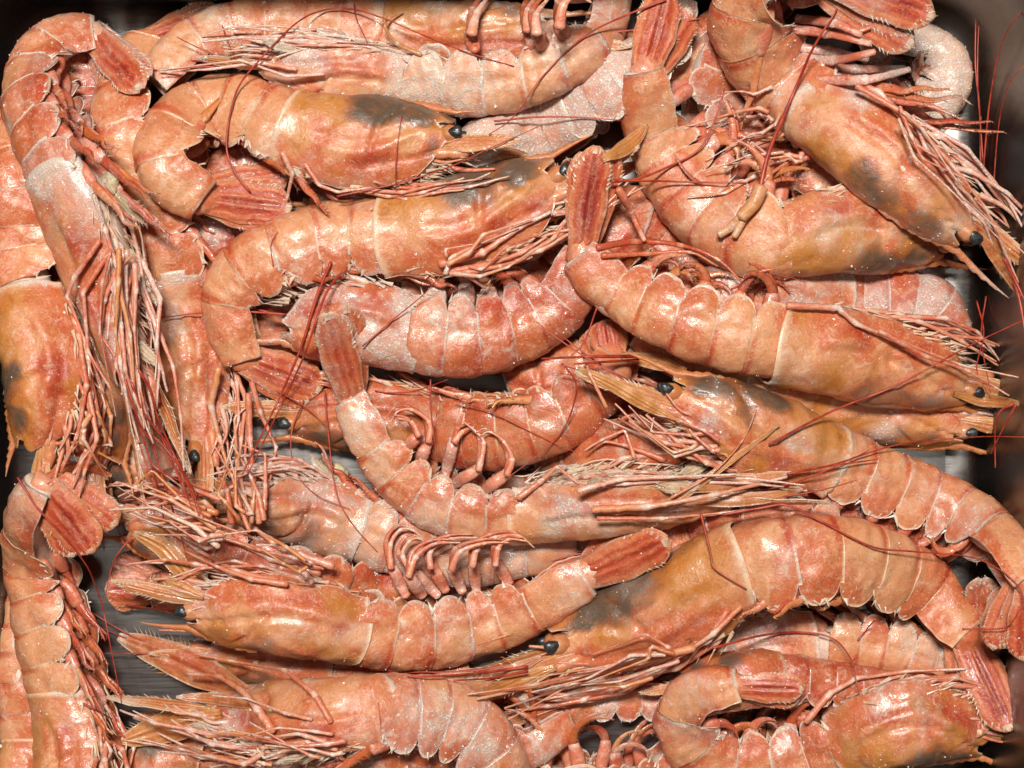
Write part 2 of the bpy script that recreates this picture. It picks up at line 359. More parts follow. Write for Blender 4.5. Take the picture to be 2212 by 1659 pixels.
def prawn(key, label, car, abd, tail, dor, w=150, end=0.62, wc=1.25, roll=(0, 0, 0), frost=0.3, red=0.0, yel=0.5, stain=0.5,
          fan=(0.30, 0), fanw=1.0, pleo='curl', plen=1.0, legs=5, far_legs=2, legout=0.0, gap=0.0, dz=0.0, tdz=0.0, sink=0.0012, tint=0.0,
          ros=0.33, scales=True, antennules=3, full=True, fandz=0.0, lumps=(), pside=1.0, hair=1.0, eyes=True, gills=0, fanred=.75, grey=0.0):  # grey darkens the whole shell; on some low prawns it paints in shade
    rng = np.random.default_rng(sum(ord(c) * (i + 3) for i, c in enumerate(key)) + 11)
    seed = rng.uniform(0, 3); nz = Noise(int(rng.integers(1e6))); nz2 = Noise(int(rng.integers(1e6)))
    ctrl = list(car) + list(abd[1:])
    pp, L = spline(ctrl, 300)
    # joint position along the curve
    jl = np.argmin(np.linalg.norm(pp - np.array(car[-1], float), axis=1)); sj = jl / 299.0
    pp = gsmooth(pp, 5)
    wc = wc * 1.06; w = w * 1.06; W = w * S
    # half height / half thickness along the body (t = 0 head .. 1 end of abdomen), in metres
    def dims(t):
        ta = np.clip((t - sj) / (1 - sj), 0, 1)
        h = 0.5 * W * (1.0 + 0.03 * np.sin(ta * 3) - (1 - end) * ta ** 2.1)
        b_ = h * (0.84 - 0.10 * ta)
        return h, b_
    # ---- let it settle on the pile
    ts = np.linspace(0, 1, 300); h, b_ = dims(ts)
    Tp = np.gradient(pp, axis=0); Tp /= np.linalg.norm(Tp, axis=1)[:, None]; Np = np.stack([-Tp[:, 1], Tp[:, 0]], -1)
    need = np.zeros(300)
    for d in np.linspace(-0.8, 0.8, 7):
        q = pp + Np * (d * h / S)[:, None]
        need = np.maximum(need, hm_get(q[:, 0], q[:, 1]) + b_ * math.sqrt(1 - d * d))
    need = np.maximum(need, b_)
    z = gsmooth(gsmooth(need, 18), 16); z = np.maximum(z - sink, b_ * 0.98) + dz + tdz * sst(0.55, 1.0, ts)
    W = W * (HC - float(z.mean())) / (HC - Z0)
    C = px2w(pp[:, 0], pp[:, 1], z)
    C = gsmooth(C, 4)
    T = np.gradient(C, axis=0); seglen = np.linalg.norm(T, axis=1); Ltot = seglen.sum(); T /= seglen[:, None]
    T = gsmooth(T, 4); T /= np.linalg.norm(T, axis=1)[:, None]
    Nn = np.stack([-T[:, 1], T[:, 0], np.zeros(300)], -1); Nn /= np.linalg.norm(Nn, axis=1)[:, None]
    dv = DIRS[dor]; ji = int(sj * 299)
    if Nn[ji, 0] * dv[0] + Nn[ji, 1] * dv[1] < 0: Nn = -Nn
    Uu = np.cross(T, Nn); Uu *= np.sign(Uu[:, 2:3])
    rr = np.radians(np.interp(ts, [0, sj, 1], roll))
    D = np.cos(rr)[:, None] * Nn + np.sin(rr)[:, None] * Uu
    Ln = -np.sin(rr)[:, None] * Nn + np.cos(rr)[:, None] * Uu
    arr = np.hstack([C, T, D, Ln])
    def fr(t):
        t = np.asarray(t, float); tc_ = np.clip(t, 0, 1); a = np.stack([np.interp(tc_, ts, arr[:, k]) for k in range(12)], -1)
        P, Tt, Dd, Ll = a[..., 0:3], a[..., 3:6], a[..., 6:9], a[..., 9:12]
        P = P + Tt * ((t - tc_) * Ltot)[..., None]
        return P, Tt, Dd, Ll
    def at(t, d, l):
        P, Tt, Dd, Ll = fr(t); return P + Dd * np.asarray(d)[..., None] + Ll * np.asarray(l)[..., None]

    root = bpy.data.objects.new('prawn', None); col.objects.link(root)
    base = C[ji].copy(); base[2] = max(0.0, base[2] - dims(sj)[1]); root.location = base; root['_base'] = tuple(base)
    tag(root, label, 'prawn', 'prawns heaped in the tray')
    PRAWNS[key] = dict(root=root, frost=frost, seed=seed, z0=C[0, 2])
    shellV = []
    def B(n, r=0.0, y=0.0, dk=0.0, sd=0.0): return attr(n, r, y, dk, seed + sd)
    tintr = red

    # ---- carapace profile, u = 0 rear .. 1 front
    def cprof(u):
        hd = 0.5 * W * wc * np.interp(u, [0, .15, .5, .8, 1], [.82, .86, .84, .66, .40])
        hv = 0.5 * W * wc * np.interp(u, [0, .15, .45, .8, 1], [.84, 1.0, 1.10, .84, .42])
        b2 = 0.5 * W * wc * np.interp(u, [0, .2, .5, .8, 1], [.68, .76, .74, .54, .30])
        return hd, hv, b2

    # ---- continuous soft body under the shell
    nt_, nv_ = 90, 26
    t = np.linspace(0.0, 1.0, nt_); ua = np.clip((sj - t) / sj, 0, 1); hd, hv, b2 = cprof(ua); ha, ba = dims(t)
    k = sst(sj - 0.04, sj + 0.03, t)
    up_ = hd * .78 * (1 - k) + ha * .92 * k; dn = hv * .86 * (1 - k) + ha * .55 * k; lat = b2 * .78 * (1 - k) + ba * .86 * k
    tp = sst(0, .05, t) * .8 + .2
    a = np.linspace(0, 2 * np.pi, nv_, endpoint=False)
    dd = np.where(np.cos(a)[None] > 0, up_[:, None], dn[:, None]) * np.cos(a)[None] * tp[:, None]; ll = lat[:, None] * np.sin(a)[None] * tp[:, None]
    P = at(np.repeat(t[:, None], nv_, 1), dd, ll); P = P + (nz(P, 420) * 0.0006)[..., None] * 1.0
    V = P.reshape(-1, 3); F = [grid_faces(nt_, nv_, wrap=True)]
    V = np.vstack([V, at(np.array(0.0), np.array(0.), np.array(0.)), at(np.array(1.0), np.array(0.), np.array(0.))]); j = np.arange(nv_); j2 = (j + 1) % nv_; nn = nt_ * nv_
    F += [np.stack([np.full(nv_, nn), j, j2], -1), np.stack([np.full(nv_, nn + 1), (nt_ - 1) * nv_ + j2, (nt_ - 1) * nv_ + j], -1)]
    body = mesh_obj('body', V, F, M_flesh, root, attr(len(V), 0, 0, 0, frost * 0.9 + .1), B(len(V), .05, .15))

    # ---- abdomen plates
    e0, e1 = 0.54, 0.54
    for i in range(6):
        nu, nv = (26, 45) if full else (16, 27)
        a0, a1 = sj + gap + (1 - sj - gap) * SEGC[i], sj + gap + (1 - sj - gap) * SEGC[i + 1]
        u = np.linspace(-0.10, 1.10 if i < 5 else 1.0, nu)[:, None]; v = np.linspace(-1, 1, nv)[None]
        av = np.abs(v); tt = a0 + (a1 - a0) * u
        hh, bb = dims(tt)
        uc = np.clip(u, 0.0, 1.0)
        lobe = np.maximum(0, 1 - np.abs(2 * uc - 1.0) ** 2.6) ** 0.6
        e = e0 + e1 * lobe if i < 5 else 0.72 + 0.10 * np.sin(np.pi * uc)
        rs = 0.965 + 0.040 * sst(0.0, 1.02, u) + 0.036 * np.sin(np.pi * uc) ** .8 - 0.03 * sst(0.0, -.1, u)
        ph = np.clip(av / .55, 0, 1) * np.pi / 2; tl = np.clip((av - .55) / .45, 0, 1) * e
        d = np.where(av <= .55, hh * np.cos(ph) ** 0.92, -hh * tl) * rs
        bul = 1 + 0.05 * np.sin(np.pi * uc) * sst(.5, .8, av)
        l = np.where(av <= .55, bb * np.sin(ph) ** 0.86, bb * (1 - 0.26 * tl ** 2) * bul) * rs * np.sign(v)
        # slanting rear margin: plates sweep back low down
        P = at(tt + (a1 - a0) * 0.10 * (av - .4), d, l)
        ax = at(tt, d * 0, l * 0)
        rad = (P - ax) / (np.linalg.norm(P - ax, axis=-1, keepdims=True) + 1e-9)
        dent = 0.0006 * nz(P, 380) + 0.00030 * nz2(P, 1000)
        # shallow sulcus between the flank and the hanging lobe
        dent = dent - 0.0007 * np.exp(-((av - .60) / .05) ** 2) * np.sin(np.pi * uc) * (i < 5)
        P = P + rad * dent[..., None]
        V, F, n = sheet(P, 0.00045, ax)
        edge = np.maximum(sst(1.0, 1.09, u) * (.25 + .75 * sst(.25, .55, av)), sst(.93, 1.0, av) * np.ones_like(u)) if i < 5 else np.maximum(sst(.9, 1.0, u) * np.ones_like(v), sst(.95, 1.0, av) * np.ones_like(u)) * .8
        nzp = nz(P, 160)
        rr_ = tintr + .12 + .85 * np.exp(-((u - .99) / .07) ** 2) * sst(.70, .2, av) + .28 * sst(.55, .85, av) * (nzp > -.3) + .22 * nzp + .35 * sst(.18, 0, av) * (.3 + .7 * (i > 2))
        yy = .10 + .18 * nz2(P, 120) + tint
        A_ = attr(P[..., 0].size, u * np.ones_like(v), av * np.ones_like(u), edge, np.clip(frost + .25 * nz(P, 90), 0, 1.2))
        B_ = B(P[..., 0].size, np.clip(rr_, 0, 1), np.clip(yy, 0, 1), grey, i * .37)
        mesh_obj('abdomen_segment', V, F, M_shell, root, np.vstack([A_, A_]), np.vstack([B_, B_]))
        shellV.append((P, n, frost))

    # ---- carapace
    nu, nv = (54, 61) if full else (30, 35)
    u = np.linspace(-0.05, 1, nu)[:, None]; v = np.linspace(-1, 1, nv)[None]; av = np.abs(v)
    umax = np.interp(av, [0, .2, .33, .48, .6, .8, 1], [1.0, .99, .91, 1.0, .95, .88, .74])
    ue = np.where(u > 0, u * umax, u)
    ue = ue - 0.035 * np.sin(np.pi * np.clip((av - .1) / .8, 0, 1)) * sst(.3, 0, u)
    hd, hv, b2 = cprof(ue)
    ph = np.clip(av / .5, 0, 1) * np.pi / 2; ps = np.clip((av - .5) / .5, 0, 1) * np.radians(74)
    d = np.where(av <= .5, hd * np.cos(ph) ** 0.9, -hv * np.sin(ps))
    l = np.where(av <= .5, b2 * np.sin(ph) ** 0.85, b2 * np.cos(ps * .80)) * np.sign(v)
    flare = 1 + 0.03 * sst(.12, -.05, u)
    P = at(sj * (1 - ue), d * flare, l * flare); ax = at(sj * (1 - ue), d * 0, l * 0)
    rad = (P - ax) / (np.linalg.norm(P - ax, axis=-1, keepdims=True) + 1e-9)
    line = .60 + .10 * np.cos(av * 5)      # groove across the head
    groove = -0.0016 * np.exp(-((ue - line) / .022) ** 2) * sst(.08, .25, av) * sst(.75, .55, av)
    bl = av - .44 - .12 * np.sin(ue * 4.2)
    groove += -0.0015 * np.exp(-(bl / .020) ** 2) * sst(.08, .2, ue) + 0.0012 * np.exp(-((bl - .07) / .05) ** 2) * sst(.05, .2, ue) * sst(.9, .6, ue)
    groove += -0.0012 * np.exp(-((av - .78 + .10 * ue) / .025) ** 2) * sst(.3, .5, ue)
    groove += 0.0009 * np.exp(-(av / .035) ** 2) * sst(.35, .7, ue)
    dent = 0.0008 * nz(P, 230) + 0.00035 * nz2(P, 620) + .00018 * nz(P, 1500)
    P = P + rad * (groove + dent)[..., None]
    V, F, n = sheet(P, 0.0005, ax)
    edge = np.maximum(sst(.03, -.045, u) * np.ones_like(v), np.maximum(sst(.94, 1, av) * np.ones_like(u), sst(.965, 1.0, u) * np.ones_like(v)))
    na = nz(P, 380); nb = nz2(P, 300); nc = Noise(int(rng.integers(1e6)))(P, 520)
    yy = yel * (.26 + .90 * sst(.62, .25, av)) + .50 * na
    rr_ = tintr * .8 + .22 * sst(.5, .8, av) + .75 * np.exp(-((av - .68 - .06 * na) / .13) ** 2) * sst(.05, .3, ue) * (.55 + .45 * nb) + .35 * np.clip(nc, 0, 1) + .55 * np.exp(-((ue - line - .03) / .05) ** 2) * sst(.5, .3, av)
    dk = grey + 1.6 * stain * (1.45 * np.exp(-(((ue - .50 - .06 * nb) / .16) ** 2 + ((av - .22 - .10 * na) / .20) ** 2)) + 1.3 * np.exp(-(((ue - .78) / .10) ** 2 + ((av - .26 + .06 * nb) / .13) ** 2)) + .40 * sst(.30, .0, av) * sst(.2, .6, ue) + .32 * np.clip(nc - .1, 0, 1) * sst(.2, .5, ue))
    edge = np.maximum(edge, .75 * np.exp(-((bl + .018) / .010) ** 2) * sst(.08, .2, ue) * sst(.75, .55, ue) * (nb > -.2))
    A_ = attr(P[..., 0].size, ue * np.ones_like(v), av * np.ones_like(u), edge * .8, np.clip(frost + .3 * nb, 0, 1.2))
    B_ = B(P[..., 0].size, np.clip(rr_, 0, 1), np.clip(yy, 0, 1), np.clip(dk, 0, 1), 2.1)
    car_o = mesh_obj('carapace', V, F, M_shell, root, np.vstack([A_, A_]), np.vstack([B_, B_]))
    shellV.append((P, n, frost))
    carL = sj * Ltot; fs = sj / carL   # parameter per metre

    # ---- rostrum: a saw-edged blade off the front of the carapace
    if ros > 0:
        nr = 40; q = np.linspace(0, 1, nr); Lr = ros * carL
        tt = sj * .45 - q * (sj * .45 + Lr * fs)
        hd0 = cprof(np.clip(1 - tt / sj, 0, 1))[0]
        top = hd0 * np.where(tt > 0, 1, 1) + .0012 * np.sin(q * 3) + W * .09 * sst(.3, 1, q)
        saw = (np.mod(q * 11, 1.0)) * W * .030 * sst(1.0, .75, q); hgt = W * (.125 * (1 - q) ** .9 + .008)
        th = W * .055 * (1 - .8 * q)
        rows = [(top + saw, th * .15), (top - hgt * .4, th), (top - hgt * 1.0, th * .9), (top - hgt * 1.25, th * .2)]
        ring = [(d_, l_) for d_, l_ in rows] + [(d_, -l_) for d_, l_ in rows[::-1]]
        P = np.stack([at(tt, d_, l_) for d_, l_ in ring], 1)
        V = P.reshape(-1, 3); F = [grid_faces(nr, 8, wrap=True)]
        mesh_obj('rostrum', V, F, M_scale, car_o, attr(len(V), 0, 0, np.repeat(sst(.7, 1, q), 8) * .4, frost), B(len(V), .35, .35, 0, 1.3))
    # ---- eyes on stalks
    for sg in (((1, -1) if full else (1,)) if eyes else ()):
        hd1, hv1, b1 = (0.5 * W * wc * x for x in (.40, .42, .30))
        e_c = at(np.array(-.004), np.array(W * .05), np.array(sg * W * .20)); e_b = at(np.array(.05), np.array(W * .04), np.array(sg * W * .08))
        st = tube(np.linspace(e_b, e_c, 6), W * np.array([.07, .09, .105, .12, .125, .10]), sides=9)
        stalk = mesh_obj('eyestalk', st[0], st[1], M_scale, root, attr(len(st[0]), 0, 0, .3, frost), B(len(st[0]), .35, .6))
        th_, fi = np.meshgrid(np.linspace(0, np.pi, 11), np.linspace(0, 2 * np.pi, 14, endpoint=False), indexing='ij')
        r = W * .080
        sp = np.stack([np.sin(th_) * np.cos(fi) * 1.25, np.sin(th_) * np.sin(fi), np.cos(th_) * .5], -1) * r * (1 + .10 * np.sin(3 * fi + seed) * np.sin(th_))[..., None]
        P0, T0, D0, L0 = fr(np.array(0.0))
        V = (e_c + L0 * sg * W * .068 + D0 * W * .01 - T0 * W * .02 + sp[..., 0:1] * T0 + sp[..., 1:2] * D0 + sp[..., 2:3] * L0 * sg)
        mesh_obj('eye', V.reshape(-1, 3), [grid_faces(11, 14, wrap=True)], M_eye, stalk)
    # ---- antennal scales: bladed plates in front of the head
    def plate(name, parent, base_p, dirv, nrm, Lp, wp, mat, cup=.10, bend=0.0, r_c=.5, y_c=.3, tip=.28, bristle=.07, ridges=True, narrow=.45, sd=0.0, frost_=None):
        dirv = dirv / np.linalg.norm(dirv); nrm = nrm - dirv * (nrm @ dirv); nrm /= np.linalg.norm(nrm); side = np.cross(nrm, dirv)
        nu, nv = 26, 21
        u = np.linspace(0, 1, nu)[:, None]; v = np.linspace(-1, 1, nv)[None]
        wd = wp * (narrow + (1 - narrow) * sst(0, .40, u)) * np.sqrt(np.maximum(0, 1 - (np.clip((u - (1 - tip)) / tip, 0, .985)) ** 2.4))
        wd = wd * (1 + .04 * np.sin(u * 17 + sd))
        hgt = -cup * wp * v ** 2 - bend * Lp * u ** 2
        if ridges:
            hgt = hgt + .07 * wp * (np.exp(-((v - .22) / .07) ** 2) + np.exp(-((v + .22) / .07) ** 2) - 1.3 * np.exp(-(v / .10) ** 2)) * sst(1, .7, u) * sst(0, .15, u) + .016 * wp * np.sin(v * 24 + 2 * u)
        P = base_p + dirv * (u * Lp)[..., None] + side * (wd * v)[..., None] + nrm * hgt[..., None]
        P = P + nrm * (0.0004 * nz(P, 420))[..., None]
        V, F, n = sheet(P, 0.00040)
        eg = np.maximum(sst(.78, 1, np.abs(v)) * np.ones_like(u), sst(.86, 1, u) * np.ones_like(v))
        rd = r_c * np.exp(-(v / .55) ** 2) * sst(-.1, .35, u) * (1 - .5 * sst(.8, 1, u))
        A_ = attr(nu * nv, u * np.ones_like(v), (v * .5 + .5) * np.ones_like(u), eg * .9, frost if frost_ is None else frost_)
        B_ = B(nu * nv, np.clip(rd, 0, 1), np.clip(y_c * eg + .1, 0, 1), 0, sd)
        o = mesh_obj(name, V, F, mat, parent, np.vstack([A_, A_]), np.vstack([B_, B_]))
        hm_add(P); shellV.append((P, n, frost * .6))
        if bristle > 0:
            nb_ = 46; th2 = rng.uniform(-1, 1, nb_); th2.sort()
            uu_ = 1 - tip * (1 - np.sqrt(np.maximum(0, 1 - np.abs(th2) ** 2))) * 1.6; uu_ = np.clip(uu_, .45, .995)
            iu = (uu_ * (nu - 1)).astype(int); iv = np.where(np.abs(th2) > .75, np.where(th2 > 0, nv - 1, 0), ((th2 / .75 * .5 + .5) * (nv - 1)).astype(int))
            b0 = P[iu, iv]; out = dirv * (1 - .4 * np.abs(th2))[:, None] + side * (th2 * .75)[:, None] + rng.normal(0, .12, (nb_, 3))
            out /= np.linalg.norm(out, axis=1)[:, None]; ln = Lp * bristle * rng.uniform(.5, 1.25, nb_)
            lat_ = np.cross(out, nrm); lat_ /= np.linalg.norm(lat_, axis=1)[:, None]; hw = Lp * .0085
            tips = b0 + out * ln[:, None]; b0 = b0 - out * (Lp * .03); up2 = nrm * .00018
            V = np.stack([b0 + lat_ * hw + up2, b0 - lat_ * hw + up2, b0 - up2, tips], 1).reshape(-1, 3); q_ = np.arange(nb_)[:, None] * 4
            F = [np.vstack([q_ + [[0, 1, 3]], q_ + [[1, 2, 3]], q_ + [[2, 0, 3]], q_ + [[0, 2, 1]]])]
            mesh_obj('bristles', V, F, M_membrane, o, attr(len(V), 0, 0, .4, frost), B(len(V), .25, .4, 0, .5), smooth=False)['kind'] = 'stuff'
        return o
    P0, T0, D0, L0 = fr(np.array(0.0))
    if scales:
        for sg in (1, -1):
            dirv = -T0 + D0 * rng.uniform(-.10, .06) + L0 * sg * .10
            plate('antennal_scale', root, at(np.array(.05), np.array(-W * .10), np.array(sg * W * .20)), dirv, L0 * sg + D0 * .3, carL * rng.uniform(.50, .62), W * .125, M_scale, cup=.16, r_c=.5, y_c=.6, tip=.75, bristle=.05, sd=sg, frost_=frost * .7)
            # short thick joints that carry the antennae
            pts = np.stack([at(np.array(.05 - f * carL * .20 * fs), np.array(-W * (.20 + .02 * f)), np.array(sg * W * .16)) for f in np.linspace(0, 1, 8)])
            tb = tube(pts, W * np.array([.08, .09, .085, .07, .085, .075, .06, .05]), sides=8)
            mesh_obj('antenna_joint', tb[0], tb[1], M_limb, root, attr(len(tb[0]), 0, 0, .2, frost), B(len(tb[0]), .2, .5))
        # mouth limbs: a tuft of hairy curved palps under the head
        for q in range(14 if full else 4):
            t0 = rng.uniform(.00, .12) * sj / .35; l0 = rng.uniform(-.2, .26) * W
            p0 = at(np.array(t0 + .02), np.array(-W * rng.uniform(.02, .42)), np.array(l0))
            p1 = p0 - T0 * carL * rng.uniform(.10, .18) - D0 * W * rng.uniform(-.02, .10) + L0 * rng.uniform(-.05, .1) * W
            p2 = p1 - T0 * carL * rng.uniform(.08, .16) + D0 * W * rng.uniform(-.02, .18)
            pt, _ = spline([p0, p1, p2], 12)
            tb = tube(pt, W * .042 * np.linspace(1, .35, 12) * rng.uniform(.7, 1.2), sides=6)
            mesh_obj('mouth_limb', tb[0], tb[1], M_limb, root, attr(len(tb[0]), tb[2], 0, .3, frost + .2), B(len(tb[0]), rng.uniform(0, .4), rng.uniform(0, .6), 0, q * .2))
    for q in range(antennules):
        sg = 1 if q % 2 == 0 else -1
        p0 = at(np.array(.01), np.array(-W * .06), np.array(sg * W * rng.uniform(.02, .14)))
        Lq = carL * rng.uniform(.55, 1.0); sd_ = rng.uniform(-.35, .25)
        p = [p0 + (-T0 * f + D0 * sd_ * f * f + L0 * (.04 * math.sin(3 * f + q))) * Lq for f in np.linspace(0, 1, 8)]
        pt, _ = spline(p, 30); pt[:, 2] = np.maximum(pt[:, 2], .0015)
        tb = tube(pt, np.linspace(.0005, .00018, 30), sides=5)
        mesh_obj('antennule', tb[0], tb[1], M_ant, root)

    # ---- walking legs folded forward under the head
    def leg_mesh(name, pts, r0, joints=True, yel_=.2, mat=None, parent=None, r1=.35, flat=1.0):
        pt, LQ = kinked(pts, 9 * len(pts)); pt = gsmooth(pt, .8); n = len(pt); q = np.linspace(0, 1, n)
        rad = r0 * (1 - (1 - r1) * q ** 1.2)
        if joints:
            for jq in LQ[1:-1]: rad = rad * (1 + .25 * np.exp(-((q - jq) / .02) ** 2) - .12 * np.exp(-((q - jq - .05) / .03) ** 2))
        pt = pt + np.stack([nz(pt, 900), nz2(pt, 900), nz(pt, 700)], -1) * r0 * .10
        jn = np.max([np.exp(-((q - jq) / .03) ** 2) for jq in LQ[1:-1]], axis=0); rad = rad * rng.uniform(.9, 1.1, n)
        tb = tube(pt, rad, rad * flat, sides=8); jn = np.r_[np.repeat(jn, 8), 0, 0]
        return mesh_obj(name, tb[0], tb[1], mat or M_limb, parent or root, attr(len(tb[0]), tb[2], 0, np.maximum(.5 * (tb[2] > .8), jn * .8), frost + .15), B(len(tb[0]), rng.uniform(.0, .5), yel_ * rng.uniform(.3, 1.4), 0, rng.uniform(0, 2)))
    for sg, cnt in ((1, int(legs * 1.6 + .5)), (-1, far_legs)):
        for q in range(cnt):
            f = (q + .5) / max(cnt, 1)
            u0 = .12 + .62 * f; t0 = sj * (1 - u0); hv0 = float(cprof(np.array(u0))[1])
            reach = carL * rng.uniform(.60, .95) * (1.05 - .30 * f)
            l0 = sg * W * rng.uniform(.10, .30); dn1 = hv0 * rng.uniform(1.00, 1.16) + legout * W * rng.uniform(.2, 1)
            pts = [at(np.array(t0 + .01), np.array(-hv0 * .75), np.array(l0 * .7)),
                   at(np.array(t0 - reach * .10 * fs), np.array(-hv0 * .98), np.array(l0)),
                   at(np.array(t0 - reach * .42 * fs), np.array(-dn1), np.array(l0 + sg * W * rng.uniform(-.08, .14))),
                   at(np.array(t0 - reach * .70 * fs), np.array(-dn1 * rng.uniform(.80, .98)), np.array(l0 + sg * W * rng.uniform(-.05, .10))),
                   at(np.array(t0 - reach * 1.0 * fs), np.array(-dn1 * rng.uniform(.45, .85)), np.array(l0 + sg * W * rng.uniform(-.1, .08)))]
            leg_mesh('leg', np.array(pts), W * rng.uniform(.026, .046), flat=.8)
    # ---- leafy gill and mouth plates laid bare on an upturned belly
    for q in range(gills):
        u0 = .10 + .80 * (q + rng.uniform(0, .8)) / gills; t0 = sj * (1 - u0); hv0, b0 = (float(x) for x in cprof(np.array(u0))[1:])
        Pc, Tt, Dd, Ll = fr(np.array(t0)); lq = b0 * rng.uniform(-.5, .6)
        plate('gill_plate', root, at(np.array(t0), np.array(-hv0 * rng.uniform(.74, .98)), np.array(lq)), -Tt * rng.uniform(.6, 1) - Dd * rng.uniform(-.1, .35) + Ll * rng.uniform(-.5, .5), -Dd + Ll * .7 + Tt * rng.uniform(-.4, .4), W * rng.uniform(.35, .75), W * rng.uniform(.06, .13), M_gill, cup=.4, bend=rng.uniform(-.15, .2), r_c=rng.uniform(0, .3), y_c=.4, tip=.6, bristle=.12, sd=q * .3)
    # ---- matted hair and gill shreds along the underside of the head
    if full and hair > 0:
        nh = int(150 * hair); uu_ = rng.uniform(.02, 1.02, nh); t0 = sj * (1 - uu_); hv0 = cprof(np.clip(uu_, 0, 1))[1]; b0 = cprof(np.clip(uu_, 0, 1))[2]
        q_ = rng.uniform(.70, 1.0, nh); lq = b0 * rng.uniform(-.4, .75, nh)
        p0 = at(t0, -hv0 * q_, lq); Pc, Tt, Dd, Ll = fr(t0)
        out = -Tt * rng.uniform(.5, 1.2, (nh, 1)) - Dd * rng.uniform(-.15, .45, (nh, 1)) + Ll * rng.uniform(0, .5, (nh, 1)) * np.sign(lq)[:, None]
        out /= np.linalg.norm(out, axis=1)[:, None]; ln = W * rng.uniform(.10, .34, nh); lat_ = np.cross(out, Ll); lat_ /= np.linalg.norm(lat_, axis=1)[:, None]
        hw = (W * rng.uniform(.008, .028, nh))[:, None]; tips = p0 + out * ln[:, None] + rng.normal(0, .0006, (nh, 3))
        V = np.stack([p0 + lat_ * hw, p0 - lat_ * hw, p0 + Ll * hw * .5, tips], 1).reshape(-1, 3); k_ = np.arange(nh)[:, None] * 4
        F = [np.vstack([k_ + [[0, 2, 3]], k_ + [[2, 1, 3]], k_ + [[1, 0, 3]], k_ + [[0, 1, 2]]])]
        mesh_obj('belly_hair', V, F, M_membrane, root, attr(len(V), 0, 0, .3, frost), attr(len(V), np.repeat(rng.uniform(0, .7, nh), 4), np.repeat(rng.uniform(0, .8, nh), 4), 0, seed), smooth=False)['kind'] = 'stuff'
    # ---- swimming legs
    if pleo != 'none':
        for i in range(5):
            for sg in ((1, -1) if full else (1,)):
                ts_ = sj + (1 - sj) * (SEGC[i] + SEG[i] * (.45 + .12 * sg)); hh, bb = (float(x) for x in dims(np.array(ts_)))
                Pc, Tt, Dd, Ll = fr(np.array(ts_)); sz = W * plen * rng.uniform(.85, 1.1) * (1.0 - .07 * i)
                p0 = Pc - Dd * hh * .50 + Ll * sg * bb * .42
                if pleo == 'curl':
                    dr = -Dd * .95 + Tt * rng.uniform(-.35, .30) * pside + Ll * sg * rng.uniform(0, .25)
                else:
                    dr = -Dd * .42 - Tt * rng.uniform(.75, 1.0) + Ll * sg * rng.uniform(0, .15)
                dr /= np.linalg.norm(dr)
                p1 = p0 + dr * sz * .52
                pd, _ = spline([p0, p0 + dr * sz * .26 + Tt * sz * .02, p1], 12); q = np.linspace(0, 1, 12)
                rad = W * .128 * (.85 + .35 * np.sin(q * np.pi * .9)) * (1 - .25 * q)
                tb = tube(pd, rad, rad * .62, up=Ll, sides=9)
                pd_o = mesh_obj('swimmeret', tb[0], tb[1], M_limb, root, attr(len(tb[0]), tb[2], 0, .45 * (tb[2] > .85), frost), B(len(tb[0]), rng.uniform(.2, .7), .15, 0, i * .3 + sg))
                hm_add(tb[0])
                cd = (-Tt if rng.uniform() < (.75 if pleo == 'fold' or pside > 0 else .25) else Tt)
                for kk in range(2):
                    cv = rng.uniform(.55, 1.3); ln = sz * rng.uniform(.70, 1.0); pts = [p1 - dr * sz * .06]; ang = rng.uniform(-.35, .05)
                    for s_ in range(7):
                        ang += cv * .32; pts.append(pts[-1] + (dr * math.cos(ang) + cd * math.sin(ang) + Ll * (.10 * (kk * 2 - 1) + .12 * sg)) * ln / 7)
                    if pleo == 'fold': pts = [p1 - dr * sz * .05 + (dr * f + Ll * .08 * (kk * 2 - 1) * f - Dd * rng.uniform(-.05, .1) * f) * ln for f in np.linspace(0, 1, 7)]
                    pt, _ = spline(pts, 22); q = np.linspace(0, 1, 22); rad = W * .086 * (1 - q * .86) * (.7 + .3 * sst(0, .15, q))
                    tb = tube(pt, rad, rad * .34, up=Ll, sides=7)
                    nf = 26; fi_ = rng.integers(4, 22, nf); fo = -dr * rng.uniform(-.2, .5, (nf, 1)) + cd * rng.uniform(.2, .8, (nf, 1)) + rng.normal(0, .25, (nf, 3)); fo /= np.linalg.norm(fo, axis=1)[:, None]
                    fb = pt[fi_]; ft = fb + fo * (rad[fi_] * 1.0 + W * rng.uniform(.03, .09, nf))[:, None]; fw = np.cross(fo, Ll); fw = fw / (np.linalg.norm(fw, axis=1)[:, None] + 1e-9) * W * .010
                    fv = np.stack([fb + fw, fb - fw, fb + Ll * W * .008, ft], 1).reshape(-1, 3); fk = np.arange(nf)[:, None] * 4
                    tb = join([tb, (fv, [np.vstack([fk + [[0, 2, 3]], fk + [[2, 1, 3]], fk + [[1, 0, 3]], fk + [[0, 1, 2]]])], np.full(len(fv), .9))])
                    bl = mesh_obj('blade', tb[0], tb[1], M_fan if rng.uniform() < .65 else M_limb, pd_o, attr(len(tb[0]), tb[2], 0, .3 * (tb[2] > .7), frost * .9), B(len(tb[0]), rng.uniform(.1, .6), rng.uniform(.1, .7), 0, kk))
    # ---- torn membrane hanging between the plates
    mv, mf = [], []; o_ = 0
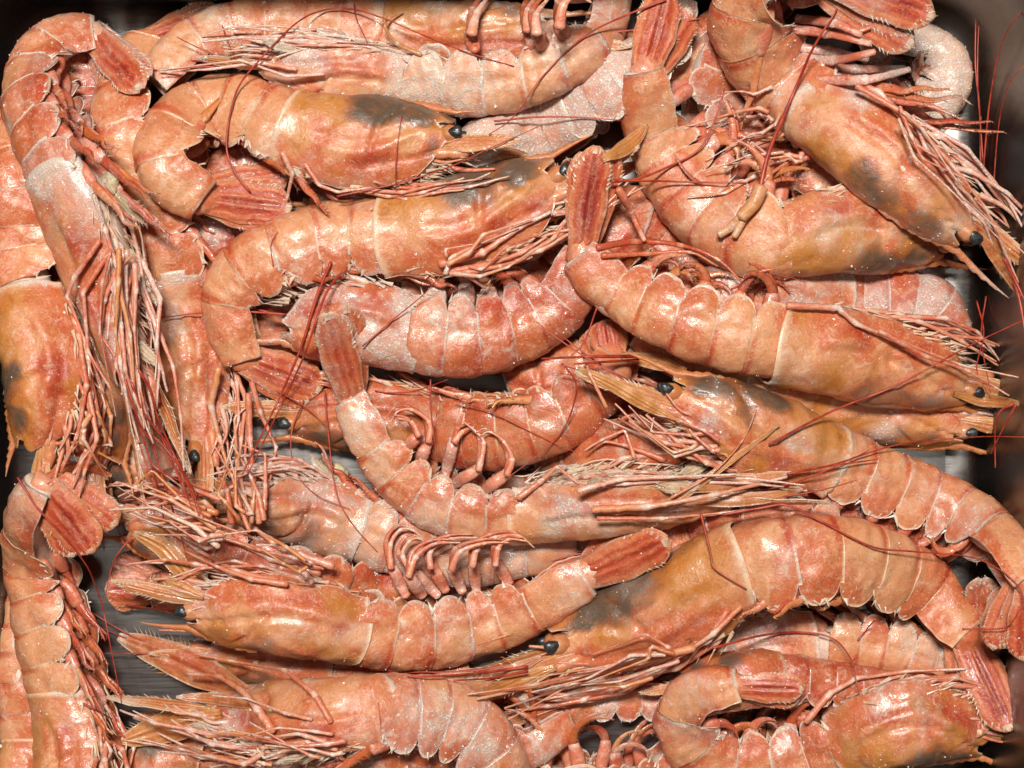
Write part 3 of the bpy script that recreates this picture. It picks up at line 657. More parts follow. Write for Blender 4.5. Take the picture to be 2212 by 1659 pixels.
    for i in range(5):
        for sg in ((1, -1) if full else (1,)):
            for q in range(9):
                uu_ = (rng.choice([0.0, 1.0]) + rng.normal(0, .10)) if q < 6 else rng.uniform(0, 1); tt = sj + gap + (1 - sj - gap) * (SEGC[i] + SEG[i] * uu_); hh, bb = (float(x) for x in dims(np.array(tt)))
                lob = max(0, 1 - abs(2 * min(max(uu_, 0), 1) - 1) ** 2.6) ** .6
                d0 = -hh * (e0 + e1 * lob) * .93; ln = W * rng.uniform(.03, .12) * (1.2 if q < 2 else .7); hw = rng.uniform(.004, .013) * (1 - sj)
                a_ = at(np.array(tt - hw), np.array(d0 + W * .03), np.array(sg * bb * .84)); b3 = at(np.array(tt + hw), np.array(d0 + W * .03), np.array(sg * bb * .84)); c3 = at(np.array(tt + rng.normal(0, .012)), np.array(d0 - ln), np.array(sg * bb * rng.uniform(.72, .95))); m3 = (a_ + b3) / 2 + fr(np.array(tt))[3] * sg * .0005
                mv += [a_, b3, c3, m3]; mf += [[o_, o_ + 3, o_ + 2], [o_ + 3, o_ + 1, o_ + 2], [o_ + 1, o_, o_ + 2], [o_, o_ + 1, o_ + 3]]; o_ += 4
    mv = np.array(mv)
    mesh_obj('membrane', mv, [np.array(mf)], M_membrane, root, attr(len(mv), 0, 0, .2, frost), B(len(mv), .1, .2), smooth=False)['kind'] = 'stuff'
    # ---- tail fan
    if tail is not None:
        Pe, Te, De, Le = fr(np.array(1.0)); zt = Pe[2] + fandz; ex, ey = w2px(Pe); ff_ = np.linspace(.35, 1, 9); hq = hm_get(ex + (tail[0] - ex) * ff_, ey + (tail[1] - ey) * ff_, 2)
        zt = max(zt if fandz < 0 else Pe[2] - .006, float(np.percentile(hq, 75)) + .0035 + fandz, .007)
        tip = px2w(np.array(float(tail[0])), np.array(float(tail[1])), zt); dv_ = tip - Pe; Lf = np.linalg.norm(dv_); dv_ /= Lf
        up0 = np.array([0, 0, 1.0]) - dv_ * dv_[2]; up0 /= np.linalg.norm(up0); sd_ = np.cross(dv_, up0)
        if sd_ @ De < 0: sd_ = -sd_
        fr_ = math.radians(fan[1]); nrm = up0 * math.cos(fr_) + sd_ * math.sin(fr_); side = sd_ * math.cos(fr_) - up0 * math.sin(fr_)
        hE = float(dims(np.array(1.0))[0]); hw = hE * .76 * fanw
        # knuckle joining the fan to the last plate
        tb = tube(np.stack([Pe - Te * hE * .5, Pe, Pe + dv_ * hE * .35, Pe + dv_ * hE * .7]), hE * np.array([.70, .74, .60, .4]), hE * np.array([.55, .58, .42, .25]), up=nrm, sides=14)
        mesh_obj('tail_joint', tb[0], tb[1], M_shell, root, attr(len(tb[0]), 0, 0, .3, frost), B(len(tb[0]), .3, .3))
        for nm, ag, wf, lf, off in (('uropod', -1.0, 1.0, .97, -.0024), ('uropod', -.45, .8, .90, -.0014), ('telson', .05, .42, .82, -.0002), ('uropod', .62, .85, .93, .0008), ('uropod', .12, 1.06, 1.0, .0022)):
            an = fan[0] * ag + rng.normal(0, .02); dd_ = dv_ * math.cos(an) + side * math.sin(an)
            plate(nm, root, Pe - dv_ * hE * .05 + side * hE * .35 * math.sin(an) * 2 + nrm * (off + .0006), dd_, nrm + side * an * .35, Lf * lf * .97, hw * wf, M_fan, cup=.20, bend=.02, r_c=fanred if off > 0 else fanred * .65, y_c=.35, tip=.34, bristle=.03 if nm == 'uropod' else .02, sd=ag, narrow=.72)
    # ---- green-white soft lumps squeezed out behind the head
    for (lx, ly, lr) in lumps:
        lr = lr * .72
        zc = hm_get(np.array([lx]), np.array([ly]), 1)[0]; zc = max(zc, float(C[ji, 2]) - .002)
        th_, fi = np.meshgrid(np.linspace(0, np.pi, 16), np.linspace(0, 2 * np.pi, 22, endpoint=False), indexing='ij')
        sp = np.stack([np.sin(th_) * np.cos(fi), np.sin(th_) * np.sin(fi), np.cos(th_) * .7], -1) * lr * S
        sp = sp * (1 + .22 * nz(sp, 700) + .14 * nz2(sp, 1500))[..., None] + px2w(np.array(float(lx)), np.array(float(ly)), zc)
        mesh_obj('liver', sp.reshape(-1, 3), [grid_faces(16, 22, wrap=True)], M_lump, root, attr(16 * 22, 0, 0, .3, .75), B(16 * 22, 0, .4))
    # ---- frost crumbs stuck to the shell
    pts = []; nrs = []
    for P, n, fr_w in shellV:
        p = P.reshape(-1, 3); nn_ = n.reshape(-1, 3); pr = np.clip(fr_w * .15 + .05 * nz2(p, 200), .012, 1) * np.clip(nn_[:, 2] + .25, 0, 1)
        ok = rng.uniform(size=len(p)) < pr * (1.0 if full else .6); pts.append(p[ok]); nrs.append(nn_[ok]); hm_add(P)
    pts = np.vstack(pts); nrs = np.vstack(nrs); n_ = len(pts)
    if n_:
        pts = pts + rng.normal(0, .0005, (n_, 3)) * (1 - np.abs(nrs)); r = .00018 * np.exp(rng.normal(0, .42, n_)); r = np.minimum(r, .0006)
        oc = np.array([[1, 0, 0], [-1, 0, 0], [0, 1, 0], [0, -1, 0], [0, 0, 1], [0, 0, -1]], float)
        of = np.array([[0, 2, 4], [2, 1, 4], [1, 3, 4], [3, 0, 4], [2, 0, 5], [1, 2, 5], [3, 1, 5], [0, 3, 5]])
        V = pts[:, None] + nrs[:, None] * (r * .3)[:, None, None] + oc[None] * rng.uniform(.5, 1.4, (n_, 6, 1)) * r[:, None, None] + rng.normal(0, .3, (n_, 6, 3)) * r[:, None, None]
        F = (np.arange(n_)[:, None, None] * 6 + of[None]).reshape(-1, 3)
        mesh_obj('frost', V.reshape(-1, 3), [F], M_frost, root, smooth=False)['kind'] = 'stuff'
    return root

exec_data = None
# ------------------------------------------------------------------ the pile, lowest first
prawn('AC', 'orange prawn abdomen wedged low between the long pale prawn and the tray wall', [(45, 1780), (50, 1700), (50, 1600)], [(50, 1600), (42, 1520), (44, 1440), (50, 1360), (60, 1280), (80, 1200)], None, 'L', w=90, full=False, frost=.2, pleo='none', legs=0, far_legs=0, scales=False, antennules=0)
prawn('AB', 'red-cheeked prawn head buried under the prawn with splayed orange head scales', [(230, 1655), (330, 1650), (450, 1655)], [(450, 1655), (540, 1690), (640, 1710), (720, 1725), (800, 1740), (880, 1740)], None, 'U', w=150, full=False, frost=.3, red=.4, pleo='none', legs=0, far_legs=0, eyes=False)
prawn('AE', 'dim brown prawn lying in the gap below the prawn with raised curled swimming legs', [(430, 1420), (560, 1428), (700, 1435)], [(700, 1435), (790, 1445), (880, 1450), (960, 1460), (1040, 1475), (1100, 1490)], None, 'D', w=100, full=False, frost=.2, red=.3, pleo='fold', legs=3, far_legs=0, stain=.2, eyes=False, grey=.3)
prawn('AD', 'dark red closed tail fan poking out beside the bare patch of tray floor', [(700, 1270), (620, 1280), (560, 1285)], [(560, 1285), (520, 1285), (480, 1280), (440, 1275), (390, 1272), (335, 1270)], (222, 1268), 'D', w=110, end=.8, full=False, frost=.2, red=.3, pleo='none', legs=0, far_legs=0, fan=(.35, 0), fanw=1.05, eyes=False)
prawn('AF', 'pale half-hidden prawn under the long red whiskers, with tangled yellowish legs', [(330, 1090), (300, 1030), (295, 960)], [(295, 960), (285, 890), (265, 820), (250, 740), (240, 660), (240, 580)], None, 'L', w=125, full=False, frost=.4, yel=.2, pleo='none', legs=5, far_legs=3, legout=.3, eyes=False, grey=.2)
prawn('Z', 'small brown-headed prawn with white flesh gap, under the broad glossy prawn', [(1500, 1405), (1600, 1405), (1740, 1388)], [(1740, 1388), (1830, 1388), (1920, 1400), (2000, 1425), (2080, 1435), (2140, 1400)], (2185, 1250), 'D', w=118, end=.8, frost=.45, gap=.07, stain=.9, yel=.7, pleo='fold', fan=(.3, 0), red=.15)
prawn('AA', 'belly-up prawn showing a row of stubby red swimming legs by the tray edge', [(930, 1700), (1000, 1690), (1090, 1650)], [(1090, 1650), (1180, 1690), (1280, 1695), (1370, 1685), (1440, 1650), (1480, 1600)], None, 'D', w=120, frost=.45, legs=3, plen=1.35, roll=(-15, -15, -15), red=.15, eyes=False)
prawn('AG', 'pinkish prawn back showing under the fan of red whiskers and legs', [(1120, 1535), (1200, 1515), (1270, 1500)], [(1270, 1500), (1340, 1500), (1410, 1500), (1480, 1485), (1540, 1450), (1590, 1400)], None, 'U', w=95, full=False, frost=.6, red=.2, pleo='none', legs=2, far_legs=0, eyes=False)
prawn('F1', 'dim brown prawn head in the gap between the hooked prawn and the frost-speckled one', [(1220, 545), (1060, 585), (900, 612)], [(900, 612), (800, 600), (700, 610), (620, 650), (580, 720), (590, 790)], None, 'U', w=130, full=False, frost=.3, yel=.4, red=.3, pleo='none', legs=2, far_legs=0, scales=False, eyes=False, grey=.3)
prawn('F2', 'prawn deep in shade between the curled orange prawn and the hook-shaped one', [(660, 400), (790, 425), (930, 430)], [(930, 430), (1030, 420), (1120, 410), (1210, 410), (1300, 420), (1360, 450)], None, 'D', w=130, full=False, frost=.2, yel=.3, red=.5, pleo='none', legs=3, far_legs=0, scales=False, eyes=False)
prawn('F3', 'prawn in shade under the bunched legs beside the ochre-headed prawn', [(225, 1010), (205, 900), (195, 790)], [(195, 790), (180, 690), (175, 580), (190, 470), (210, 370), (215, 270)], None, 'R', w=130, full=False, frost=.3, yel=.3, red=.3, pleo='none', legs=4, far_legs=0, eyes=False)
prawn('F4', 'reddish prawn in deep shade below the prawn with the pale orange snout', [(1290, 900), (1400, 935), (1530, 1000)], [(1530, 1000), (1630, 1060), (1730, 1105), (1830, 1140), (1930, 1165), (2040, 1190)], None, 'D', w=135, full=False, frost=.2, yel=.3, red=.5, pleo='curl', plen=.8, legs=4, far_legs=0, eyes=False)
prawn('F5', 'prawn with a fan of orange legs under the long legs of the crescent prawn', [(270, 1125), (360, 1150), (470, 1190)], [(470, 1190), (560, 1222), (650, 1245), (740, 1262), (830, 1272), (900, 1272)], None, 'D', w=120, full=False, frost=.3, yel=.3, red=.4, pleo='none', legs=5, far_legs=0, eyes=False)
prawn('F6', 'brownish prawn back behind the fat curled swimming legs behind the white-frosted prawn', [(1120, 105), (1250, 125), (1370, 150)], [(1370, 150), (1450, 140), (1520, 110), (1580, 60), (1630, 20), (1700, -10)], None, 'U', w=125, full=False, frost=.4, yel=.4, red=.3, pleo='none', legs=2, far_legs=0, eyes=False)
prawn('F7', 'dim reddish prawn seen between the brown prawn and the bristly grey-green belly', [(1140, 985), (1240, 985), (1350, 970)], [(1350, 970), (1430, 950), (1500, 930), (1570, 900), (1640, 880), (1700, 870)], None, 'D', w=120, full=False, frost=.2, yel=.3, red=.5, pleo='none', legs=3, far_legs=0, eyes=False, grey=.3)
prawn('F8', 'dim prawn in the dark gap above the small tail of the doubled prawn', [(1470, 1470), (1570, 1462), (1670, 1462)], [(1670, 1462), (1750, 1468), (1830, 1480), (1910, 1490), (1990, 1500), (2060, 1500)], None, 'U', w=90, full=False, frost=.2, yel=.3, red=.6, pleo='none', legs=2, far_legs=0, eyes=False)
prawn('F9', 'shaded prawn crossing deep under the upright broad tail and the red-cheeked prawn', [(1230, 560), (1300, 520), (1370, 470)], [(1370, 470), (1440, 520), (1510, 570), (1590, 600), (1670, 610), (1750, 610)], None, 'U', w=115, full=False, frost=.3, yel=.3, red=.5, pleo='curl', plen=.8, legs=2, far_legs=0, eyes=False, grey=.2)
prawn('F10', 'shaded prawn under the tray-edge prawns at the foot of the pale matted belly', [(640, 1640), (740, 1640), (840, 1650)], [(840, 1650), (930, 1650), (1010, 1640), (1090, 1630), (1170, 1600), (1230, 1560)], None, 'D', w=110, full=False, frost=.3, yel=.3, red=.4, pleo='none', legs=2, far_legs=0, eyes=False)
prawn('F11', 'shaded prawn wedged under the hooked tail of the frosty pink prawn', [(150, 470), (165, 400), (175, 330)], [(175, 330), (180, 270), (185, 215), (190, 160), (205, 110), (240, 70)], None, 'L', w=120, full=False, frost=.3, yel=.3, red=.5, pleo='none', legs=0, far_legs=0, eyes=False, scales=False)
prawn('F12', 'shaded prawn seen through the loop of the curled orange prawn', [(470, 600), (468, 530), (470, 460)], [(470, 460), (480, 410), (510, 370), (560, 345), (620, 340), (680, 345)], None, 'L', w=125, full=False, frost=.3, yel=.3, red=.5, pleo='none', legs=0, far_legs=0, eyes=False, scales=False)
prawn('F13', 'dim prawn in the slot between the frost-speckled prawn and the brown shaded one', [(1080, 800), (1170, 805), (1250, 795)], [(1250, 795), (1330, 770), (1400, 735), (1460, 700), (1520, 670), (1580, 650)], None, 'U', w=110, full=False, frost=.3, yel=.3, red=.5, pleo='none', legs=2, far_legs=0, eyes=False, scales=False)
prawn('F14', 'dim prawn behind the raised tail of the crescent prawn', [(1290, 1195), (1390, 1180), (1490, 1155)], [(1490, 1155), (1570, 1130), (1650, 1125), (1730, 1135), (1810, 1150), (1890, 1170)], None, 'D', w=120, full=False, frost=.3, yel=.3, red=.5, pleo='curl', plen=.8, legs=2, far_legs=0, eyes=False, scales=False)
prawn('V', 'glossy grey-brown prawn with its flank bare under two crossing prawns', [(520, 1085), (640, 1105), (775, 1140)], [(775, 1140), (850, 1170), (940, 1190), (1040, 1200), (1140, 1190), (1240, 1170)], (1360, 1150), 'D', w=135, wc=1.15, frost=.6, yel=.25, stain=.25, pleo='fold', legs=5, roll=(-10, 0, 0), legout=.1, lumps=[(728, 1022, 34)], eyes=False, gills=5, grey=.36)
prawn('W', 'yellow-green translucent prawn head with black eye squeezed between two larger prawns', [(2085, 925), (1970, 905), (1850, 880), (1730, 850)], [(1730, 850), (1650, 830), (1570, 800), (1500, 770), (1430, 740), (1380, 710)], None, 'D', w=135, wc=1.1, frost=.3, yel=.9, stain=.35, pleo='none', roll=(0, 0, 0), legs=3, tint=.3)
prawn('H', 'heavily frosted rosy prawn bent at the tray wall under the red-cheeked prawn', [(1500, 640), (1620, 645), (1790, 645)], [(1790, 645), (1880, 650), (1960, 655), (2020, 680), (2030, 735), (1980, 790)], None, 'U', w=150, frost=.7, red=.5, yel=.1, stain=.0, pleo='none', legs=0, far_legs=0)
prawn('X', 'pale prawn with yellow legs and raised red swimming legs deep behind two tails', [(1960, 400), (1850, 395), (1720, 370)], [(1720, 370), (1640, 320), (1570, 260), (1530, 190), (1540, 120), (1600, 70)], (1700, 30), 'U', w=130, frost=.6, red=.15, yel=.2, stain=.2, pleo='curl', plen=1.5, legs=5, far_legs=4, roll=(-20, -30, -20), legout=.4)
prawn('F', 'small frosted prawn curled tight beside the tray wall behind the large pink prawn', [(1720, 300), (1800, 285), (1880, 268)], [(1880, 268), (1970, 250), (2035, 205), (2045, 140), (2000, 95), (1930, 88)], (1850, 110), 'D', w=105, end=.7, frost=.75, pleo='curl', plen=.8, red=.1, legs=3)
prawn('Y', 'thickly frosted white prawn tip behind the dark-stained prawn snout', [(980, 340), (1090, 300), (1230, 235)], [(1230, 235), (1310, 190), (1370, 150), (1420, 110), (1450, 60), (1470, 10)], None, 'U', w=130, full=False, frost=1.1, red=.3, yel=0, stain=0, pleo='none', legs=0, far_legs=0, ros=0, scales=False, eyes=False)
prawn('S', 'ochre-headed prawn along the tray wall with a white flesh gap behind its head', [(78, 975), (92, 870), (84, 760), (65, 660)], [(65, 650), (50, 545), (42, 440), (40, 340), (60, 250), (100, 190)], None, 'L', w=165, wc=1.08, frost=.12, gap=.045, yel=1.0, stain=.55, pleo='none', legs=5, far_legs=3, legout=.15, red=.15, ros=.2, antennules=0, eyes=False)
prawn('R', 'long pale-headed prawn between the frosty pink prawn and the curled ones', [(436, 985), (425, 880), (405, 745), (380, 605)], [(380, 605), (352, 505), (315, 405), (275, 310), (262, 200), (320, 90)], (500, 40), 'L', w=142, wc=1.12, frost=.3, yel=.55, stain=.15, pleo='fold', legs=3, far_legs=2, red=.1, antennules=2)
prawn('U', 'brown shaded prawn crossing under the prawn with the upright orange tail', [(625, 905), (720, 905), (840, 912), (950, 925)], [(950, 925), (1040, 935), (1130, 925), (1220, 895), (1290, 840), (1320, 770)], (1300, 690), 'D', w=150, wc=1.0, frost=.15, yel=.55, stain=.4, pleo='fold', legs=4, red=.3, grey=.32)  # brown shell darkened further by grey: low-layer shade put into its colour
prawn('B', 'prawn lying behind the white-frosted prawn, with yellow head and hanging pink plates', [(1210, 70), (1020, 65), (825, 65)], [(825, 65), (710, 62), (590, 58), (480, 70), (400, 110), (340, 180)], None, 'U', w=132, wc=1.05, frost=.45, yel=.9, stain=.3, pleo='fold', red=.05, legs=2, far_legs=0)
prawn('BB', 'white-frosted belly-up prawn with three fat curled swimming legs', [(560, 145), (700, 160), (880, 172)], [(880, 172), (1000, 182), (1130, 168), (1240, 125), (1305, 60), (1320, -20)], (1270, -130), 'D', w=128, wc=1.05, frost=.7, yel=.1, stain=0, pleo='none', plen=1.5, roll=(-35, -20, -5), red=0, legs=5, far_legs=5, lumps=[(835, 135, 36), (800, 150, 24)], ros=0, eyes=False, gills=8)
prawn('J', 'frost-speckled prawn with rosy plates lying under the dark-stained prawn', [(610, 690), (740, 705), (890, 718)], [(890, 718), (980, 728), (1070, 718), (1160, 685), (1225, 625), (1255, 550)], (1200, 470), 'D', w=165, wc=1.05, frost=.62, yel=.05, stain=.1, red=.5, pleo='curl', plen=.75, legs=3, eyes=False, scales=False)
prawn('G', 'prawn with an upright broad orange tail and its back curving down to a yellow head', [(2035, 520), (1930, 512), (1800, 510), (1690, 520)], [(1690, 520), (1600, 505), (1510, 440), (1445, 350), (1408, 260), (1396, 150)], (1452, -20), 'D', w=165, end=.56, wc=1.06, frost=.35, yel=.75, stain=.5, red=.05, pleo='curl', plen=.9, fan=(.26, 0), fanw=1.12, antennules=2)
prawn('C', 'curled orange prawn with a yellow and black stained head and broken snout', [(985, 300), (900, 302), (780, 300), (645, 285)], [(645, 285), (545, 246), (445, 245), (368, 300), (366, 375), (440, 425)], (640, 440), 'U', w=150, end=.72, wc=1.28, frost=.25, yel=1.0, stain=1.0, red=.05, pleo='fold', plen=1.0, legs=4, ros=.12, lumps=[(645, 365, 30), (665, 385, 20)], antennules=0)
prawn('D', 'hook-shaped peach prawn with a grey-black patch on its amber head', [(1215, 385), (1100, 435), (980, 475), (852, 508)], [(852, 508), (740, 514), (630, 540), (520, 600), (500, 690), (532, 775)], (705, 835), 'U', w=152, wc=1.3, frost=.3, yel=.95, stain=1.0, red=.0, pleo='fold', plen=1.0, legs=5, far_legs=3, ros=.26, fan=(.4, 0), fanw=1.15, antennules=0)
prawn('A', 'frosty pink prawn hooked over the tray corner, legs bunched along its belly', [(290, 830), (248, 680), (200, 530), (148, 390)], [(148, 390), (104, 295), (76, 215), (90, 135), (140, 88), (205, 80)], (312, 205), 'L', w=150, wc=1.25, roll=(-60, -30, -8), hair=1.6, frost=.55, yel=.15, stain=0, red=.22, pleo='fold', plen=1.1, legs=7, far_legs=5, lumps=[(240, 395, 30)], ros=.25, fan=(.25, 0), antennules=4, eyes=False, gills=8)
prawn('L', 'prawn with pale orange snout touching the frost-speckled prawn and tail draped over the tray edge', [(1440, 850), (1535, 885), (1645, 930), (1775, 985)], [(1775, 985), (1870, 1025), (1970, 1065), (2070, 1108), (2160, 1170), (2220, 1260)], (2200, 1430), 'U', w=142, wc=1.22, frost=.25, yel=.85, stain=.7, red=.05, pleo='curl', plen=.8, legs=4, ros=.30, antennules=4)
prawn('E', 'large pink prawn with a dark-smudged head, its long snout resting on the tray wall', [(2090, 500), (1990, 420), (1885, 338), (1775, 245)], [(1775, 245), (1700, 185), (1640, 115), (1612, 30), (1660, -45), (1770, -50)], (2020, 60), 'L', w=165, end=.68, wc=1.12, frost=.5, yel=.5, stain=.38, red=.05, pleo='fold', plen=1.5, legs=5, fan=(.2, 0), fanw=1.0, ros=.38, antennules=4)
prawn('I', 'red-cheeked orange prawn with its dark tail fan standing straight up', [(2090, 835), (1960, 803), (1830, 775), (1690, 745)], [(1690, 745), (1590, 725), (1490, 697), (1390, 655), (1305, 605), (1255, 545)], (1288, 303), 'D', w=145, end=.64, wc=1.28, frost=.2, yel=.55, stain=.35, red=.05, pleo='curl', plen=.75, legs=5, ros=.36, fan=(.16, 0), antennules=3, fandz=.006, fanred=1.0)
prawn('P', 'prawn with two splayed orange head scales and pale matted belly hair', [(440, 1530), (560, 1540), (680, 1545), (810, 1538)], [(810, 1538), (900, 1538), (985, 1560), (1055, 1615), (1085, 1700), (1070, 1780)], None, 'U', w=152, wc=1.05, roll=(-45, -12, 0), hair=1.8, frost=.5, yel=.35, stain=.15, red=.15, pleo='fold', legs=4, far_legs=4, lumps=[(745, 1590, 36)], scales=True, ros=0, antennules=0, eyes=False, gills=10)
prawn('Q', 'prawn doubled on itself with a small tail pointing at its own head', [(2125, 1590), (2030, 1572), (1935, 1572), (1840, 1598)], [(1840, 1598), (1740, 1632), (1620, 1650), (1515, 1625), (1470, 1550), (1510, 1495), (1592, 1482)], (1742, 1488), 'D', w=148, end=.50, wc=1.2, frost=.3, yel=.8, stain=.55, red=.2, pleo='curl', plen=.7, legs=5, fan=(.12, 0), antennules=0, eyes=False)
prawn('K', 'central prawn with upright orange tail and bristly grey-green belly', [(1580, 1068), (1430, 1078), (1290, 1090), (1130, 1105)], [(1130, 1105), (1040, 1106), (945, 1085), (865, 1025), (805, 950), (762, 862)], (712, 660), 'D', w=128, end=.66, wc=1.2, roll=(-48, -20, 0), frost=.5, yel=.35, stain=.25, red=.0, hair=2.2, pleo='none', plen=1.15, legs=3, far_legs=1, fan=(.14, 0), fanw=1.12, fandz=.008, antennules=2, ros=.3, lumps=[(1230, 1050, 30), (1190, 1075, 22)], gills=14, fanred=.35)
prawn('N', 'broad glossy prawn with amber head, black eye and tail dangling at the edge', [(1195, 1400), (1330, 1350), (1460, 1292), (1595, 1228)], [(1595, 1228), (1690, 1208), (1790, 1202), (1890, 1218), (1990, 1270), (2082, 1375)], (2178, 1592), 'U', w=170, end=.60, wc=1.22, frost=.15, yel=.85, stain=.85, red=.05, pleo='fold', plen=.9, legs=5, far_legs=2, gap=.03, fan=(.22, 0), fanw=1.05, antennules=4, fanred=.8)
prawn('M', 'crescent prawn with tail raised and curled swimming legs, legs trailing past its head', [(410, 1310), (500, 1325), (620, 1340), (755, 1355)], [(755, 1355), (860, 1372), (960, 1366), (1060, 1340), (1160, 1300), (1265, 1240)], (1450, 1148), 'D', w=142, end=.72, wc=1.18, frost=.35, yel=.5, stain=.3, red=.05, pleo='none', plen=1.22, legs=3, far_legs=2, ros=.28, fan=(.22, 0), fanw=1.05, antennules=0, fanred=.6)
prawn('O', 'long pale prawn along the tray wall with a ragged spread red tail', [(180, 1800), (165, 1670), (140, 1500)], [(140, 1500), (116, 1405), (96, 1310), (76, 1215), (64, 1125), (95, 1050)], (212, 1195), 'L', w=150, end=.6, wc=1.2, roll=(-25, -25, -15), frost=.3, yel=.5, stain=.1, red=.05, pleo='fold', plen=.9, legs=4, far_legs=3, fan=(.34, 0), fanw=1.2, antennules=0, eyes=False)

# ------------------------------------------------------------------ strands laid on the finished pile
def lay(pts, r_px, taper=.45, lift=.0006, n=None, kink=False):
    p, L = (kinked if kink else spline)(pts, n or max(24, int(sum(math.dist(a, b) for a, b in zip(pts, pts[1:])) / 9)))
    r = r_px * S * np.linspace(1, taper, len(p))
    z = hm_get(p[:, 0], p[:, 1], 1); zz = z.copy()
    k = 5
    for i in range(len(z)): zz[i] = z[max(0, i - k):i + k + 1].max()
    zz = np.maximum(gsmooth(zz, 4), z * .6 + zz * .4) + r + lift * .3
    zz = gsmooth(zz, 3)
    return px2w(p[:, 0], p[:, 1], zz), r

def strand(key, pts, r_px=3.0, taper=.35, name='antenna', mat=None, sides=6, label=None):
    P, r = lay(pts, r_px * .72, taper * .8); tb = tube(P, r, sides=sides)
    if key: mesh_obj(name, tb[0], tb[1], mat or M_ant, PRAWNS[key]['root'])
    else:
        base = P[len(P) // 2].copy(); o = mesh_obj('loose_antenna', tb[0], tb[1], mat or M_ant, None, loc=base); tag(o, label, 'antenna', 'broken antennae lying on the pile')
def limb(key, pts, r_px, taper=.5, name='leg', mat=None, yel=.3, flat=1.0, frost=.3, red=.2):
    sw = name == 'leg'; P, r = lay(pts, r_px * .70, taper, kink=sw)
    if name == 'swimmeret':     # rooted inside the belly, under the plates
        ux, uy = w2px(P); qq = np.linspace(0, 1, len(P)); P = px2w(ux, uy, np.maximum(P[:, 2] - {'K': .013, 'M': .006, 'BB': .008}.get(key, .010) * (1 - sst(.05, .80, qq)), r + .001)); r = r * (.62 + .38 * sst(0, .5, qq))
    rg = np.random.default_rng(int(pts[0][0] * 7 + pts[0][1])); q = np.linspace(0, 1, len(P))
    jn = q * 0
    for jq in kinked(pts, 5)[1][1:-1]:
        r = r * (1 + .24 * np.exp(-((q - jq) / .022) ** 2)) * (1 - .12 * (q > jq)); jn = np.maximum(jn, np.exp(-((q - jq) / .03) ** 2))
    if sw: P = P + rg.normal(0, 1, P.shape) * r[:, None] * .07
    r = r * rg.uniform(.92, 1.08, len(r)); tb = tube(P, r, r * flat, sides=8); n = len(tb[0]); jn = np.r_[np.repeat(jn, 8), 0, 0]
    mesh_obj(name, tb[0], tb[1], mat or M_limb, PRAWNS[key]['root'], attr(n, tb[2], 0, np.maximum(.5 * (tb[2] > .85), jn * .9), frost + .15), attr(n, red, yel, 0, rg.uniform(0, 3)))
    hm_add(tb[0])

